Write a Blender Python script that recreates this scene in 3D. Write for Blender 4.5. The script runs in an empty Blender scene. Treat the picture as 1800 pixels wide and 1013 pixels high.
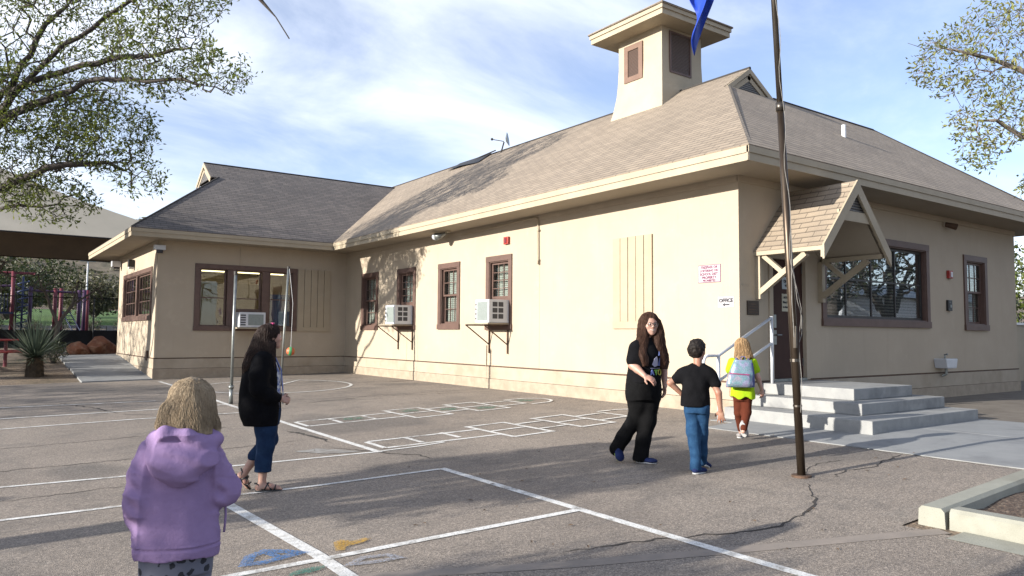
import bpy, bmesh, math, random
import numpy as np
from mathutils import Vector, Matrix
random.seed(7); RNG=np.random.RandomState(11)
scene=bpy.context.scene; COL=scene.collection
rad=math.radians
# ---------------------------------------------------------------- camera
Rm=Matrix(((0.8092989,-0.0422339,-0.5858768),(-0.5873536,-0.0460490,-0.8080193),(0.0071468,0.9980460,-0.0620736)))
cam=bpy.data.cameras.new('camera'); camo=bpy.data.objects.new('camera',cam); COL.objects.link(camo)
q=Rm.to_quaternion(); q.normalize()
camo.matrix_world=Matrix.Translation((0,0,1.25))@q.to_matrix().to_4x4()
cam.sensor_width=36; cam.lens=26.496; cam.clip_end=3000; scene.camera=camo
# ---------------------------------------------------------------- terrain
def clamp(a,b,x): return max(a,min(b,x))
def sst(a,b,x):
    t=clamp(0,1,(x-a)/(b-a)); return t*t*(3-2*t)
def gh(X,Y):
    s=.045 if Y<8 else (.015 if Y>20 else .045-.03*(Y-8)/12)
    X=max(X,-25)
    return -s*max(0,10-X)+min(.52,max(0,(Y-23)*.087))
def terrain(X,Y):
    z=gh(X,Y)
    if Y>29: z=z*(1-sst(29,34,Y))+.5*sst(29,34,Y)
    z+=.8*sst(42,43.5,Y)
    if Y>62: z+=(Y-62)*.055*1.0
    if Y>135: z+=24*sst(135,330,Y)+5*math.sin(X*.021+1)*sst(140,250,Y)+2.0*math.sin(X*.06+Y*.03)*sst(140,200,Y)
    return z
# ---------------------------------------------------------------- materials
def mnew(name):
    m=bpy.data.materials.new(name); m.use_nodes=True; nt=m.node_tree
    return m,nt,nt.nodes,nt.links,nt.nodes['Principled BSDF']
def tc(nt,kind='Object',scale=(1,1,1),rot=(0,0,0)):
    c=nt.nodes.new('ShaderNodeTexCoord'); mp=nt.nodes.new('ShaderNodeMapping')
    mp.inputs['Scale'].default_value=scale; mp.inputs['Rotation'].default_value=rot
    nt.links.new(c.outputs[kind],mp.inputs['Vector']); return mp.outputs['Vector']
def noise(nt,vec,scale,detail=4,rough=.6):
    n=nt.nodes.new('ShaderNodeTexNoise'); n.inputs['Scale'].default_value=scale
    n.inputs['Detail'].default_value=detail; n.inputs['Roughness'].default_value=rough
    nt.links.new(vec,n.inputs['Vector']); return n.outputs['Fac']
def ramp(nt,fac,stops):
    r=nt.nodes.new('ShaderNodeValToRGB'); e=r.color_ramp.elements
    while len(e)<len(stops): e.new(.5)
    for i,(p,c) in enumerate(stops):
        e[i].position=p; e[i].color=(c[0],c[1],c[2],1) if not isinstance(c,(int,float)) else (c,c,c,1)
    nt.links.new(fac,r.inputs['Fac']); return r.outputs['Color']
def mix(nt,a,b,fac,mode='MIX'):
    m=nt.nodes.new('ShaderNodeMix'); m.data_type='RGBA'; m.blend_type=mode
    for s,v in ((0,fac),(6,a),(7,b)):
        if isinstance(v,(int,float)): m.inputs[s].default_value=v
        elif isinstance(v,tuple): m.inputs[s].default_value=(v[0],v[1],v[2],1)
        else: nt.links.new(v,m.inputs[s])
    return m.outputs[2]
def bump(nt,h,strength,dist,bsdf,prev=None):
    b=nt.nodes.new('ShaderNodeBump'); b.inputs['Strength'].default_value=strength; b.inputs['Distance'].default_value=dist
    nt.links.new(h,b.inputs['Height'])
    if prev: nt.links.new(prev,b.inputs['Normal'])
    nt.links.new(b.outputs['Normal'],bsdf.inputs['Normal']); return b.outputs['Normal']
def pm(name,c1,c2=None,scale=4,rough=.7,bs=0,bd=.005,bscale=60,detail=5,metal=0,lo=.35,hi=.65,vec=(1,1,1),spec=None,c3=None,s3=1.2,streak=0):
    m,nt,N,L,B=mnew(name); c2=c2 or tuple(x*.85 for x in c1)
    v=tc(nt,'Object',vec); col=ramp(nt,noise(nt,v,scale,detail),[(lo,c1),(hi,c2)])
    if c3: col=mix(nt,col,c3,ramp(nt,noise(nt,v,s3,3),[(.5,0.0),(.68,1.0)]))
    if streak:
        col=mix(nt,col,tuple(x*.72 for x in c1),ramp(nt,noise(nt,tc(nt,'Object',(5,5,.35)),1.0,6,.75),[(.54,0.0),(.76,.32)])); col=mix(nt,col,tuple(min(1,x*1.12) for x in c1),ramp(nt,noise(nt,v,2.7,6,.8),[(.55,0.0),(.7,.5)]))
        col=mix(nt,col,(.16,.12,.085),ramp(nt,noise(nt,v,9,6,.85),[(.68,0.0),(.78,.32)]))
    L.new(col,B.inputs['Base Color']); B.inputs['Roughness'].default_value=rough; B.inputs['Metallic'].default_value=metal
    if spec is not None: B.inputs['Specular IOR Level'].default_value=spec
    if bs: bump(nt,noise(nt,v,bscale,3),bs,bd,B)
    return m
M={}
M['wall']=pm('tan stucco paint',(.55,.462,.352),(.515,.43,.325),1.1,.85,.6,.005,90,c3=(.50,.42,.32),s3=.6,streak=1)
M['skirt']=pm('tan skirt paint',(.50,.425,.33),(.45,.38,.29),2.4,.85,.6,.005,50,c3=(.40,.33,.245),s3=1.4,streak=1)
M['found']=pm('rough footing',(.46,.385,.295),(.37,.30,.225),5,.9,.7,.008,24)
M['trim']=pm('cream trim paint',(.50,.425,.31),(.44,.37,.265),2,.7,.25,.002,80,vec=(1,1,1))
M['soffit']=pm('soffit paint',(.46,.395,.31),(.42,.36,.275),1.5,.8)
M['brown']=pm('brown casing paint',(.150,.085,.066),(.115,.064,.05),5,.55,.3,.002,60)
M['door']=pm('dark brown door paint',(.075,.038,.030),(.06,.03,.025),3,.6,spec=.15)
M['shutterp']=pm('shutter board paint',(.50,.415,.295),(.455,.375,.265),3,.8,.4,.003,60)
M['white']=pm('white enamel',(.74,.76,.8),(.66,.69,.74),4,.35)
M['whitepaint']=pm('white line paint',(.95,.95,.93),(.80,.80,.78),18,.8,.4,.003,120,c3=(.60,.58,.54),s3=7)
M['acgrey']=pm('condenser coil',(.30,.34,.33),(.24,.28,.27),30,.5)
M['acdark']=pm('vent slot',(.05,.055,.07),(.04,.04,.05),30,.6)
M['steel']=pm('galvanised steel',(.36,.38,.37),(.25,.27,.27),12,.42,0,metal=.75)
M['darkmetal']=pm('dark metal',(.055,.05,.048),(.035,.03,.03),8,.5,metal=.3)
M['pole']=pm('bronze pole metal',(.13,.10,.075),(.07,.05,.036),6,.42,0,metal=.8,vec=(3,3,.4))
M['polesil']=pm('brushed pole metal',(.20,.18,.16),(.10,.085,.07),6,.38,0,metal=.9,vec=(3,3,.4))
M['red']=pm('red paint',(.45,.04,.03),(.36,.03,.025),10,.45)
M['playred']=pm('playground red',(.20,.02,.04),(.15,.018,.035),6,.5)
M['playpurple']=pm('playground purple',(.07,.02,.09),(.05,.018,.07),6,.5)
M['playblue']=pm('playground blue',(.03,.05,.15),(.02,.04,.12),6,.5)
M['black']=pm('black plastic',(.02,.02,.022),(.015,.015,.016),6,.5)
M['rope']=pm('grey rope',(.30,.29,.27),(.2,.19,.18),30,.9)
M['rust']=pm('rusty iron',(.13,.07,.04),(.07,.04,.025),9,.8)
M['plaque']=pm('bronze plaque',(.055,.035,.022),(.035,.022,.015),9,.4,metal=.6)
M['blind']=None
def conc(name,c1,c2,stain,sc=2.2):
    m,nt,N,L,B=mnew(name); v=tc(nt)
    a=ramp(nt,noise(nt,v,sc,6,.65),[(.3,c1),(.7,c2)])
    a=mix(nt,a,stain,ramp(nt,noise(nt,v,1.1,4,.7),[(.52,0.0),(.72,.75)]))
    a=mix(nt,a,(.08,.08,.08),ramp(nt,noise(nt,v,160,2),[(.60,0.0),(.75,.35)]))
    L.new(a,B.inputs['Base Color']); B.inputs['Roughness'].default_value=.85
    bump(nt,noise(nt,v,70,4),.5,.004,B); return m
M['conc']=conc('grey concrete',(.33,.34,.345),(.26,.27,.28),(.20,.205,.215))
M['stepc']=conc('step concrete',(.40,.405,.395),(.29,.295,.30),(.15,.155,.165),4)
M['kerb']=conc('kerb concrete',(.40,.40,.34),(.33,.33,.28),(.27,.26,.21),5)
def asphalt():
    m,nt,N,L,B=mnew('worn asphalt'); v=tc(nt)
    a=ramp(nt,noise(nt,v,.55,5,.6),[(.3,(.275,.232,.196)),(.7,(.37,.316,.266))])
    a=mix(nt,a,(.17,.15,.135),ramp(nt,noise(nt,v,1.3,7,.75),[(.5,0.0),(.72,.75)]))
    # exposed aggregate: dark binder pits and pale stones
    vo=N.new('ShaderNodeTexVoronoi'); vo.inputs['Scale'].default_value=120; L.new(v,vo.inputs['Vector'])
    sp=N.new('ShaderNodeSeparateColor'); L.new(vo.outputs['Color'],sp.inputs['Color'])
    st=ramp(nt,sp.outputs[0],[(0.0,.55),(.35,.84),(.7,1.05),(1,1.5)])
    a=mix(nt,a,(.115,.105,.10),ramp(nt,noise(nt,tc(nt,'Object',(1,1,1)),.28,3,.5),[(.56,0.0),(.62,.55)]))
    a=mix(nt,a,(.36,.33,.29),ramp(nt,noise(nt,tc(nt,'Object',(.7,1.3,1)),.8,6,.8),[(.60,0.0),(.72,.5)]))
    a=mix(nt,a,st,1.0,'MULTIPLY')
    n2=noise(nt,v,38,3,.7); a=mix(nt,a,ramp(nt,n2,[(.3,.72),(.7,1.22)]),1.0,'MULTIPLY')
    # thin dark streaks from old resurfacing
    s=noise(nt,tc(nt,'Object',(.5,2.6,1),(0,0,rad(20))),1.6,6,.8)
    a=mix(nt,a,(.13,.12,.115),ramp(nt,s,[(.56,0.0),(.66,.45)]))
    L.new(a,B.inputs['Base Color']); B.inputs['Roughness'].default_value=.88
    b=bump(nt,vo.outputs['Distance'],.55,.006,B); bump(nt,noise(nt,v,14,4),.3,.008,B,b); return m
M['asphalt']=asphalt()
_m=M['whitepaint'].node_tree; _v=tc(_m); _m.links.new(mix(_m,ramp(_m,noise(_m,_v,70,4,.85),[(.36,.25),(.46,1.0)]),ramp(_m,noise(_m,_v,2.2,5,.8),[(.34,.35),(.46,1.0)]),1.0,'MULTIPLY'),_m.nodes['Principled BSDF'].inputs['Alpha'])
def shingle(name,c1,c2,c3):
    m,nt,N,L,B=mnew(name); v=tc(nt,'UV')
    # distort a little so the courses waver
    n=N.new('ShaderNodeTexNoise'); n.inputs['Scale'].default_value=.9; n.inputs['Detail'].default_value=3; L.new(v,n.inputs['Vector'])
    vm=N.new('ShaderNodeVectorMath'); vm.operation='MULTIPLY_ADD'; L.new(n.outputs['Color'],vm.inputs[0]); vm.inputs[1].default_value=(.05,.06,0); L.new(v,vm.inputs[2])
    b=N.new('ShaderNodeTexBrick'); L.new(vm.outputs[0],b.inputs['Vector'])
    b.inputs['Scale'].default_value=1; b.inputs['Brick Width'].default_value=.33; b.inputs['Row Height'].default_value=.125
    b.inputs['Mortar Size'].default_value=.006; b.inputs['Mortar Smooth'].default_value=.4; b.inputs['Bias'].default_value=-.1
    b.inputs['Color1'].default_value=(*c1,1); b.inputs['Color2'].default_value=(*c2,1); b.inputs['Mortar'].default_value=(c3[0]*.45,c3[1]*.45,c3[2]*.45,1)
    big=ramp(nt,noise(nt,v,.35,5,.7),[(.3,.82),(.7,1.12)])
    a=mix(nt,b.outputs['Color'],big,1.0,'MULTIPLY')
    stv=tc(nt,'UV',(3.2,.35,1)); a=mix(nt,a,c3,ramp(nt,noise(nt,stv,1.2,5,.7),[(.5,0.0),(.75,.6)]))
    gr=ramp(nt,noise(nt,v,120,2),[(.35,.72),(.65,1.25)]); a=mix(nt,a,gr,1.0,'MULTIPLY')
    SHL=a; B.inputs['Roughness'].default_value=.9
    # course step: sawtooth height
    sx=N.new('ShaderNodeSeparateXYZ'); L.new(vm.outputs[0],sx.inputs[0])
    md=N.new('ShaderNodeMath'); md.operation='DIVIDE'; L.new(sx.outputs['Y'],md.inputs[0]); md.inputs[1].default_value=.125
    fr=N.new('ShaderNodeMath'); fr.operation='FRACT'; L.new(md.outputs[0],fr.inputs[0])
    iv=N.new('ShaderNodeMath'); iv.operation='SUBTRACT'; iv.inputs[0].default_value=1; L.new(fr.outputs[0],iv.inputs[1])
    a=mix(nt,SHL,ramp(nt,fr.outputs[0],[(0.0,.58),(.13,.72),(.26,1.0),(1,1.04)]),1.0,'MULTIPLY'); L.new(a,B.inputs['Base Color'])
    p=bump(nt,iv.outputs[0],.9,.018,B); q_=N.new('ShaderNodeMath'); q_.operation='MULTIPLY'; L.new(b.outputs['Fac'],q_.inputs[0]); q_.inputs[1].default_value=-1
    p=bump(nt,q_.outputs[0],.7,.008,B,p); return m
M['shingle']=shingle('tan composition shingles',(.345,.28,.215),(.43,.352,.27),(.24,.20,.165))
M['shingle2']=shingle('shade toned composition shingles',(.175,.155,.145),(.25,.215,.195),(.11,.098,.098))  # second: darker copy of the main shingles, with the wing's shade in its colour
M['shinglec']=shingle('canopy shingles',(.42,.34,.255),(.36,.29,.22),(.30,.245,.19))
M['ridge']=pm('ridge cap',(.055,.05,.048),(.04,.036,.034),8,.9)
def glass(name='window glass',GREF=.055):
    m,nt,N,L,B=mnew(name); out=N['Material Output']
    t=N.new('ShaderNodeBsdfTransparent'); t.inputs[0].default_value=(.82,.86,.86,1)
    g=N.new('ShaderNodeBsdfGlossy'); g.inputs['Roughness'].default_value=.012; g.inputs['Color'].default_value=(.95,.97,1,1)
    gi=N.new('ShaderNodeNewGeometry'); dp=N.new('ShaderNodeVectorMath'); dp.operation='DOT_PRODUCT'; L.new(gi.outputs['Incoming'],dp.inputs[0]); L.new(gi.outputs['True Normal'],dp.inputs[1])
    ab=N.new('ShaderNodeMath'); ab.operation='ABSOLUTE'; L.new(dp.outputs['Value'],ab.inputs[0]); om=N.new('ShaderNodeMath'); om.operation='SUBTRACT'; om.inputs[0].default_value=1; L.new(ab.outputs[0],om.inputs[1]); f=N.new('ShaderNodeMath'); f.operation='POWER'; f.inputs[1].default_value=5; L.new(om.outputs[0],f.inputs[0])
    a=N.new('ShaderNodeMath'); a.operation='MULTIPLY_ADD'; a.inputs[1].default_value=.9; a.inputs[2].default_value=GREF; a.use_clamp=True; L.new(f.outputs[0],a.inputs[0])
    v=tc(nt); bp=N.new('ShaderNodeBump'); bp.inputs['Strength'].default_value=.06; bp.inputs['Distance'].default_value=.02
    L.new(noise(nt,v,1.8,2),bp.inputs['Height']); L.new(bp.outputs[0],g.inputs['Normal'])
    mx=N.new('ShaderNodeMixShader'); L.new(a.outputs[0],mx.inputs[0]); L.new(t.outputs[0],mx.inputs[1]); L.new(g.outputs[0],mx.inputs[2])
    L.new(mx.outputs[0],out.inputs['Surface']); return m
M['glass']=glass(); M['glass2']=glass('mirror like window glass',.22)
def blind():
    m,nt,N,L,B=mnew('slatted blind'); v=tc(nt)
    w=N.new('ShaderNodeTexWave'); w.bands_direction='Z'; w.inputs['Scale'].default_value=6.3; w.inputs['Distortion'].default_value=.05; L.new(v,w.inputs['Vector'])
    L.new(ramp(nt,w.outputs['Fac'],[(.08,(.35,.32,.27)),(.3,(.78,.74,.66))]),B.inputs['Base Color']); bump(nt,w.outputs['Fac'],.8,.01,B); return m
M['blind']=blind()
def leafm(name,c1,c2,c3):
    m,nt,N,L,B=mnew(name); v=tc(nt); out=N['Material Output']
    a=ramp(nt,noise(nt,v,2.2,3),[(.3,c1),(.55,c2),(.75,c3)])
    gi=N.new('ShaderNodeNewGeometry'); a=mix(nt,a,ramp(nt,gi.outputs['Random Per Island'],[(0,.6),(1,1.35)]),1.0,'MULTIPLY')
    L.new(a,B.inputs['Base Color']); B.inputs['Roughness'].default_value=.55
    tr=N.new('ShaderNodeBsdfTranslucent'); L.new(a,tr.inputs['Color']); mx=N.new('ShaderNodeMixShader'); mx.inputs[0].default_value=.35
    L.new(B.outputs[0],mx.inputs[1]); L.new(tr.outputs[0],mx.inputs[2]); L.new(mx.outputs[0],out.inputs['Surface']); return m
M['leaf']=leafm('spring leaves',(.095,.135,.022),(.15,.185,.032),(.21,.20,.045))
M['leaf2']=leafm('young pale leaves',(.17,.20,.045),(.25,.26,.07),(.28,.23,.09))
M['leafdk']=leafm('dark foliage',(.03,.045,.015),(.05,.065,.02),(.085,.09,.03))
M['leafgrey']=leafm('chaparral foliage',(.06,.065,.03),(.10,.10,.05),(.16,.14,.09))
M['bark']=pm('grey bark',(.10,.085,.075),(.055,.045,.04),14,.9,.8,.01,30,vec=(1,1,.3))
M['barkpale']=pm('pale bark',(.26,.22,.18),(.16,.13,.11),14,.9,.6,.006,40,vec=(1,1,.3))
# ---------------------------------------------------------------- object helpers
def tag(o,label=None,cat=None,group=None,kind=None):
    if label: o['label']=label
    if cat: o['category']=cat
    if group: o['group']=group
    if kind: o['kind']=kind
    return o
def thing(name,label,cat,loc=(0,0,0),group=None):
    o=bpy.data.objects.new(name,None); COL.objects.link(o); o.location=loc; o.empty_display_size=.2
    return tag(o,label,cat,group)
def worigin(p):
    v=Vector((0,0,0))
    while p is not None: v+=Vector(p.location); p=p.parent
    return v
class MB:
    def __init__(s): s.v=[]; s.f=[]; s.mi=[]; s.cur=0
    def add(s,vs,fs):
        b=len(s.v); s.v+= [tuple(x) for x in vs]; s.f+=[tuple(i+b for i in f) for f in fs]; s.mi+=[s.cur]*len(fs); return s
    def box(s,x0,x1,y0,y1,z0,z1):
        return s.obox(Vector((0,0,0)),Vector((1,0,0)),Vector((0,1,0)),Vector((0,0,1)),x0,x1,y0,y1,z0,z1)
    def obox(s,O,A,B,Cc,a0,a1,b0,b1,c0,c1):
        vs=[O+A*a+B*b+Cc*c for c in (c0,c1) for b in (b0,b1) for a in (a0,a1)]
        fs=[(0,2,3,1),(4,5,7,6),(0,1,5,4),(2,6,7,3),(0,4,6,2),(1,3,7,5)]
        if A.cross(B).dot(Cc)*(a1-a0)*(b1-b0)*(c1-c0)<0: fs=[f[::-1] for f in fs]
        return s.add(vs,fs)
    def quad(s,*p): return s.add(p,[tuple(range(len(p)))])
    def bar(s,a,b,w,h,up=(0,0,1)):
        a=Vector(a);b=Vector(b); d=(b-a); l=d.length; d.normalize(); up=Vector(up)
        sd=d.cross(up); 
        if sd.length<1e-4: sd=Vector((1,0,0))
        sd.normalize(); u2=sd.cross(d)
        return s.obox(a,d,sd,u2,0,l,-w/2,w/2,-h/2,h/2)
    def tube(s,pts,r,n=8,cap=True):
        pts=[Vector(p) for p in pts]; rs=r if isinstance(r,(list,tuple)) else [r]*len(pts)
        b=len(s.v); prev=None
        for i,p in enumerate(pts):
            d=(pts[min(i+1,len(pts)-1)]-pts[max(i-1,0)]).normalized()
            if prev is None:
                u=d.cross(Vector((0,0,1)))
                if u.length<.05: u=d.cross(Vector((1,0,0)))
            else: u=prev-d*prev.dot(d)
            u.normalize(); prev=u; w=d.cross(u)
            for k in range(n):
                a=2*math.pi*k/n; s.v.append(tuple(p+(u*math.cos(a)+w*math.sin(a))*rs[i]))
        fs=[]
        for i in range(len(pts)-1):
            for k in range(n):
                k2=(k+1)%n; fs.append((b+i*n+k,b+i*n+k2,b+(i+1)*n+k2,b+(i+1)*n+k))
        if cap: fs.append(tuple(b+k for k in range(n))[::-1]); fs.append(tuple(b+(len(pts)-1)*n+k for k in range(n)))
        s.f+=fs; s.mi+=[s.cur]*len(fs); return s
    def disc(s,c,nrm,r,n=16,t=.01):
        c=Vector(c); nrm=Vector(nrm).normalized(); return s.tube([c,c+nrm*t],r,n)
    def sphere(s,c,r,n=12,sc=(1,1,1)):
        c=Vector(c); b=len(s.v); m=n//2; vs=[]; fs=[]
        for i in range(m+1):
            t=math.pi*i/m
            for k in range(n):
                a=2*math.pi*k/n; vs.append((c.x+r*sc[0]*math.sin(t)*math.cos(a),c.y+r*sc[1]*math.sin(t)*math.sin(a),c.z+r*sc[2]*math.cos(t)))
        for i in range(m):
            for k in range(n):
                k2=(k+1)%n; fs.append((i*n+k,(i+1)*n+k,(i+1)*n+k2,i*n+k2))
        return s.add(vs,fs)
    def prism(s,poly,ax,d0,d1):
        # poly: list of 3D points, extruded along vector ax from d0 to d1
        ax=Vector(ax); n=len(poly); P=[Vector(p) for p in poly]
        vs=[p+ax*d0 for p in P]+[p+ax*d1 for p in P]
        fs=[tuple(range(n))[::-1],tuple(range(n,2*n))]+[(i,(i+1)%n,n+(i+1)%n,n+i) for i in range(n)]
        return s.add(vs,fs)
    def build(s,name,mats,parent=None,smooth=False,uv=False,bevel=0,fix=True):
        me=bpy.data.meshes.new(name); o=worigin(parent)
        me.from_pydata([(a-o.x,b-o.y,c-o.z) for a,b,c in s.v],[],s.f)
        if not isinstance(mats,(list,tuple)): mats=[mats]
        for m in mats: me.materials.append(m)
        if len(mats)>1: me.polygons.foreach_set('material_index',s.mi)
        if fix or bevel:
            bm=bmesh.new(); bm.from_mesh(me)
            if fix: bmesh.ops.recalc_face_normals(bm,faces=bm.faces)
            if bevel:
                es=[e for e in bm.edges if len(e.link_faces)==2 and e.calc_face_angle(0)>.5]
                bmesh.ops.bevel(bm,geom=es,offset=bevel,segments=2,affect='EDGES',profile=.6)
            bm.to_mesh(me); bm.free()
        if uv:
            ul=me.uv_layers.new(name='UVMap'); 
            for p in me.polygons:
                n=p.normal
                if abs(n.z)>.99: U=Vector((1,0,0)); V=Vector((0,1,0))
                else: U=Vector((0,0,1)).cross(n).normalized(); V=n.cross(U)
                for li in p.loop_indices:
                    c=me.vertices[me.loops[li].vertex_index].co+o
                    ul.data[li].uv=(U.dot(c),V.dot(c))
        if smooth: me.polygons.foreach_set('use_smooth',[True]*len(me.polygons))
        me.update(); ob=bpy.data.objects.new(name,me); COL.objects.link(ob); ob.parent=parent
        return ob
def dup(root,loc):
    r=root.copy(); COL.objects.link(r); r.location=loc
    def rec(src,dst):
        for ch in list(src.children):
            c=ch.copy(); COL.objects.link(c); c.parent=dst; rec(ch,c)
    rec(root,r); return r
def text_into(mb,txt,size,O,U,V,N,depth=.002,align='CENTER',extr=.0015):
    cu=bpy.data.curves.new('t','FONT'); cu.body=txt; cu.size=size; cu.align_x=align; cu.extrude=extr; cu.offset=size*.035; cu.resolution_u=2
    ob=bpy.data.objects.new('t',cu); COL.objects.link(ob); bpy.context.view_layer.update()
    dg=bpy.context.evaluated_depsgraph_get(); me=bpy.data.meshes.new_from_object(ob.evaluated_get(dg))
    O=Vector(O);U=Vector(U);V=Vector(V);N=Vector(N)
    mb.add([O+U*v.co.x+V*v.co.y+N*(v.co.z+depth+extr) for v in me.vertices],[tuple(p.vertices) for p in me.polygons])
    bpy.data.objects.remove(ob); bpy.data.meshes.remove(me); bpy.data.curves.remove(cu)
class FR:  # wall frame: u along wall, z up, d outward
    def __init__(s,O,U,N): s.O=Vector(O); s.U=Vector(U); s.N=Vector(N); s.Z=Vector((0,0,1))
    def p(s,u,z,d=0): return s.O+s.U*u+s.Z*z+s.N*d
    def box(s,mb,u0,u1,z0,z1,d0,d1): return mb.obox(s.O,s.U,s.Z,s.N,u0,u1,z0,z1,d0,d1)
FA=FR((10,0,0),(0,1,0),(-1,0,0)); FS=FR((0,7.6,0),(1,0,0),(0,-1,0)); FG=FR((0,23,0),(1,0,0),(0,-1,0)); FK=FR((4.33,0,0),(0,1,0),(-1,0,0))
SKYS=.098; SKYT=(1.08,1.02,1.14); CLC=(6.8,7.1,7.6); EXPO=1.15; CLOC=(0.2,0.1,0); KALB=.66
# ================================================================ SETTING
def sheet(name,xs,ys,hf,m,off=0,smooth=True,skip=None):
    mb=MB(); nx,ny=len(xs),len(ys)
    vs=[(x,y,hf(x,y)+off) for y in ys for x in xs]; fs=[]
    for j in range(ny-1):
        for i in range(nx-1):
            if skip and skip((xs[i]+xs[i+1])/2,(ys[j]+ys[j+1])/2): continue
            fs.append((j*nx+i,j*nx+i+1,(j+1)*nx+i+1,(j+1)*nx+i))
    mb.add(vs,fs); o=mb.build(name,m,None,smooth=smooth,fix=False); return o
def lin(a,b,st):
    n=max(1,int(round((b-a)/st))); return [a+(b-a)*i/n for i in range(n+1)]
def groundmat():
    m,nt,N,L,B=mnew('desert ground'); v=tc(nt)
    a=ramp(nt,noise(nt,v,.9,6,.7),[(.3,(.20,.145,.10)),(.7,(.29,.22,.155))])
    a=mix(nt,a,(.09,.075,.04),ramp(nt,noise(nt,v,.5,5,.7),[(.48,0.0),(.7,.8)]))
    vo=N.new('ShaderNodeTexVoronoi'); vo.inputs['Scale'].default_value=38; L.new(v,vo.inputs['Vector'])
    sp=N.new('ShaderNodeSeparateColor'); L.new(vo.outputs['Color'],sp.inputs['Color'])
    a=mix(nt,a,ramp(nt,sp.outputs[0],[(0,.5),(.5,.95),(1,1.6)]),1.0,'MULTIPLY')
    L.new(a,B.inputs['Base Color']); B.inputs['Roughness'].default_value=.95; bump(nt,vo.outputs['Distance'],.6,.015,B); return m
M['dirt']=groundmat()
def hillmat():
    m,nt,N,L,B=mnew('scrub hillside'); v=tc(nt)
    a=ramp(nt,noise(nt,v,.05,8,.7),[(.35,(.12,.10,.065)),(.5,(.19,.155,.11)),(.66,(.075,.08,.04))])
    a=mix(nt,a,ramp(nt,noise(nt,v,.5,4,.8),[(.35,.45),(.65,1.25)]),1.0,'MULTIPLY')
    L.new(a,B.inputs['Base Color']); B.inputs['Roughness'].default_value=1; return m
M['hill']=hillmat()
M['grass']=pm('mown grass',(.075,.17,.02),(.10,.21,.03),.8,.9,.6,.02,60)
M['rockm']=pm('red sandstone',(.33,.125,.06),(.22,.085,.045),3,.9,.9,.03,9,c3=(.40,.22,.13),s3=4)
M['patch']=pm('sealed joint strip',(.34,.29,.25),(.27,.235,.205),5,.85,.4,.004,70)
xs=[-900,-500,-300,-200,-140,-100,-70,-50,-35]+lin(-25,4.3,1.5)+[4.4,7,9.9,10,14,18,24,32,45,60,80,110,150,210,300,500,900]
ys=[-900,-500,-250,-120,-60,-30]+lin(-20,8,2)+lin(9.5,20,1.5)+[21.5,22.9]+lin(23,29,1)+[30.5,32,34,37,40,42,42.5,43,43.5,46,52,62,70,80,90,100,110,122,135,145,155,165,175,185,195,205,215,230,250,270,290,310,330,400,600,900]
g=sheet('ground',xs,ys,terrain,M['dirt'],-.012); tag(g,kind='structure')
xs2=lin(-220,300,8); ys2=lin(136,340,6)
g=sheet('hills',xs2,ys2,terrain,M['hill'],.05); tag(g,kind='structure')
g=sheet('grass_field',lin(-60,60,6),lin(68,112,4),terrain,M['grass'],.03); tag(g,kind='structure')
xs3=lin(-24,9.5,.9)+[10,10.8,11.6,12.6,14,16,18,20,22,26]; ys3=[-16]+lin(-14,8,1)+lin(8.8,20,.8)+[21,22,23.18]
g=sheet('asphalt_pavement',xs3,ys3,gh,M['asphalt'],0,skip=lambda x,y:(x>10 and y>8) or (x>6.2 and y<2.75) or (x>13.0 and y<7.7)); tag(g,kind='structure')
M['gravel']=pm('brown gravel',(.22,.19,.155),(.15,.125,.10),2,.95,.8,.01,70)
g=sheet('gravel_path',lin(12.6,30,2),[2.75,4,5.2,6.4,7.7,9,11,13],lambda x,y:0,M['gravel'],.001,skip=lambda x,y:x<20 and y>8); tag(g,kind='structure')
# planter bed mulch inside the kerb
M['mulch']=pm('bark mulch',(.13,.085,.06),(.06,.04,.03),28,.95,1,.02,40,c3=(.25,.19,.14),s3=30)
g=sheet('planting_bed_soil',lin(6.1,26,.3)[:40]+[18.5,22,26],lin(-14,2.75,.35),lambda x,y:gh(x,y)+.05+.03*math.sin(x*5.1)*math.cos(y*6.3)+.02*math.sin(x*13+y*9),M['mulch'],0); tag(g,kind='structure')
# concrete apron by the steps, ramp walk by the wing
def slab(name,x0,x1,y0,y1,hf,th,m,st=.8,label=None):
    mb=MB(); X=lin(x0,x1,st); Y=lin(y0,y1,st); nx,ny=len(X),len(Y)
    top=[(x,y,hf(x,y)+th) for y in Y for x in X]; mb.add(top,[(j*nx+i,j*nx+i+1,(j+1)*nx+i+1,(j+1)*nx+i) for j in range(ny-1) for i in range(nx-1)])
    per=[(x,y0) for x in X]+[(x1,y) for y in Y[1:]]+[(x,y1) for x in X[::-1][1:]]+[(x0,y) for y in Y[::-1][1:-1]]
    n=len(per); vs=[(x,y,hf(x,y)+th) for x,y in per]+[(x,y,hf(x,y)-.3) for x,y in per]
    mb.add(vs,[(i,(i+1)%n,n+(i+1)%n,n+i) for i in range(n)])
    return mb.build(name,m,None,fix=False)
tag(slab('concrete_pavement',8.66,10.72,2.98,7.2,gh,.010,M['conc']),kind='structure')
tag(slab('concrete_pavement',10.735,12.72,2.98,7.2,gh,.010,M['conc']),kind='structure')
tag(slab('concrete_pavement',9.28,9.93,7.205,7.62,gh,.009,M['conc']),kind='structure')
tag(slab('ramp_path',2.58,4.31,22.95,25.9,gh,.045,M['conc']),kind='structure')
tag(slab('ramp_path',2.56,4.31,25.92,29.4,gh,.045,M['conc']),kind='structure')
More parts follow.
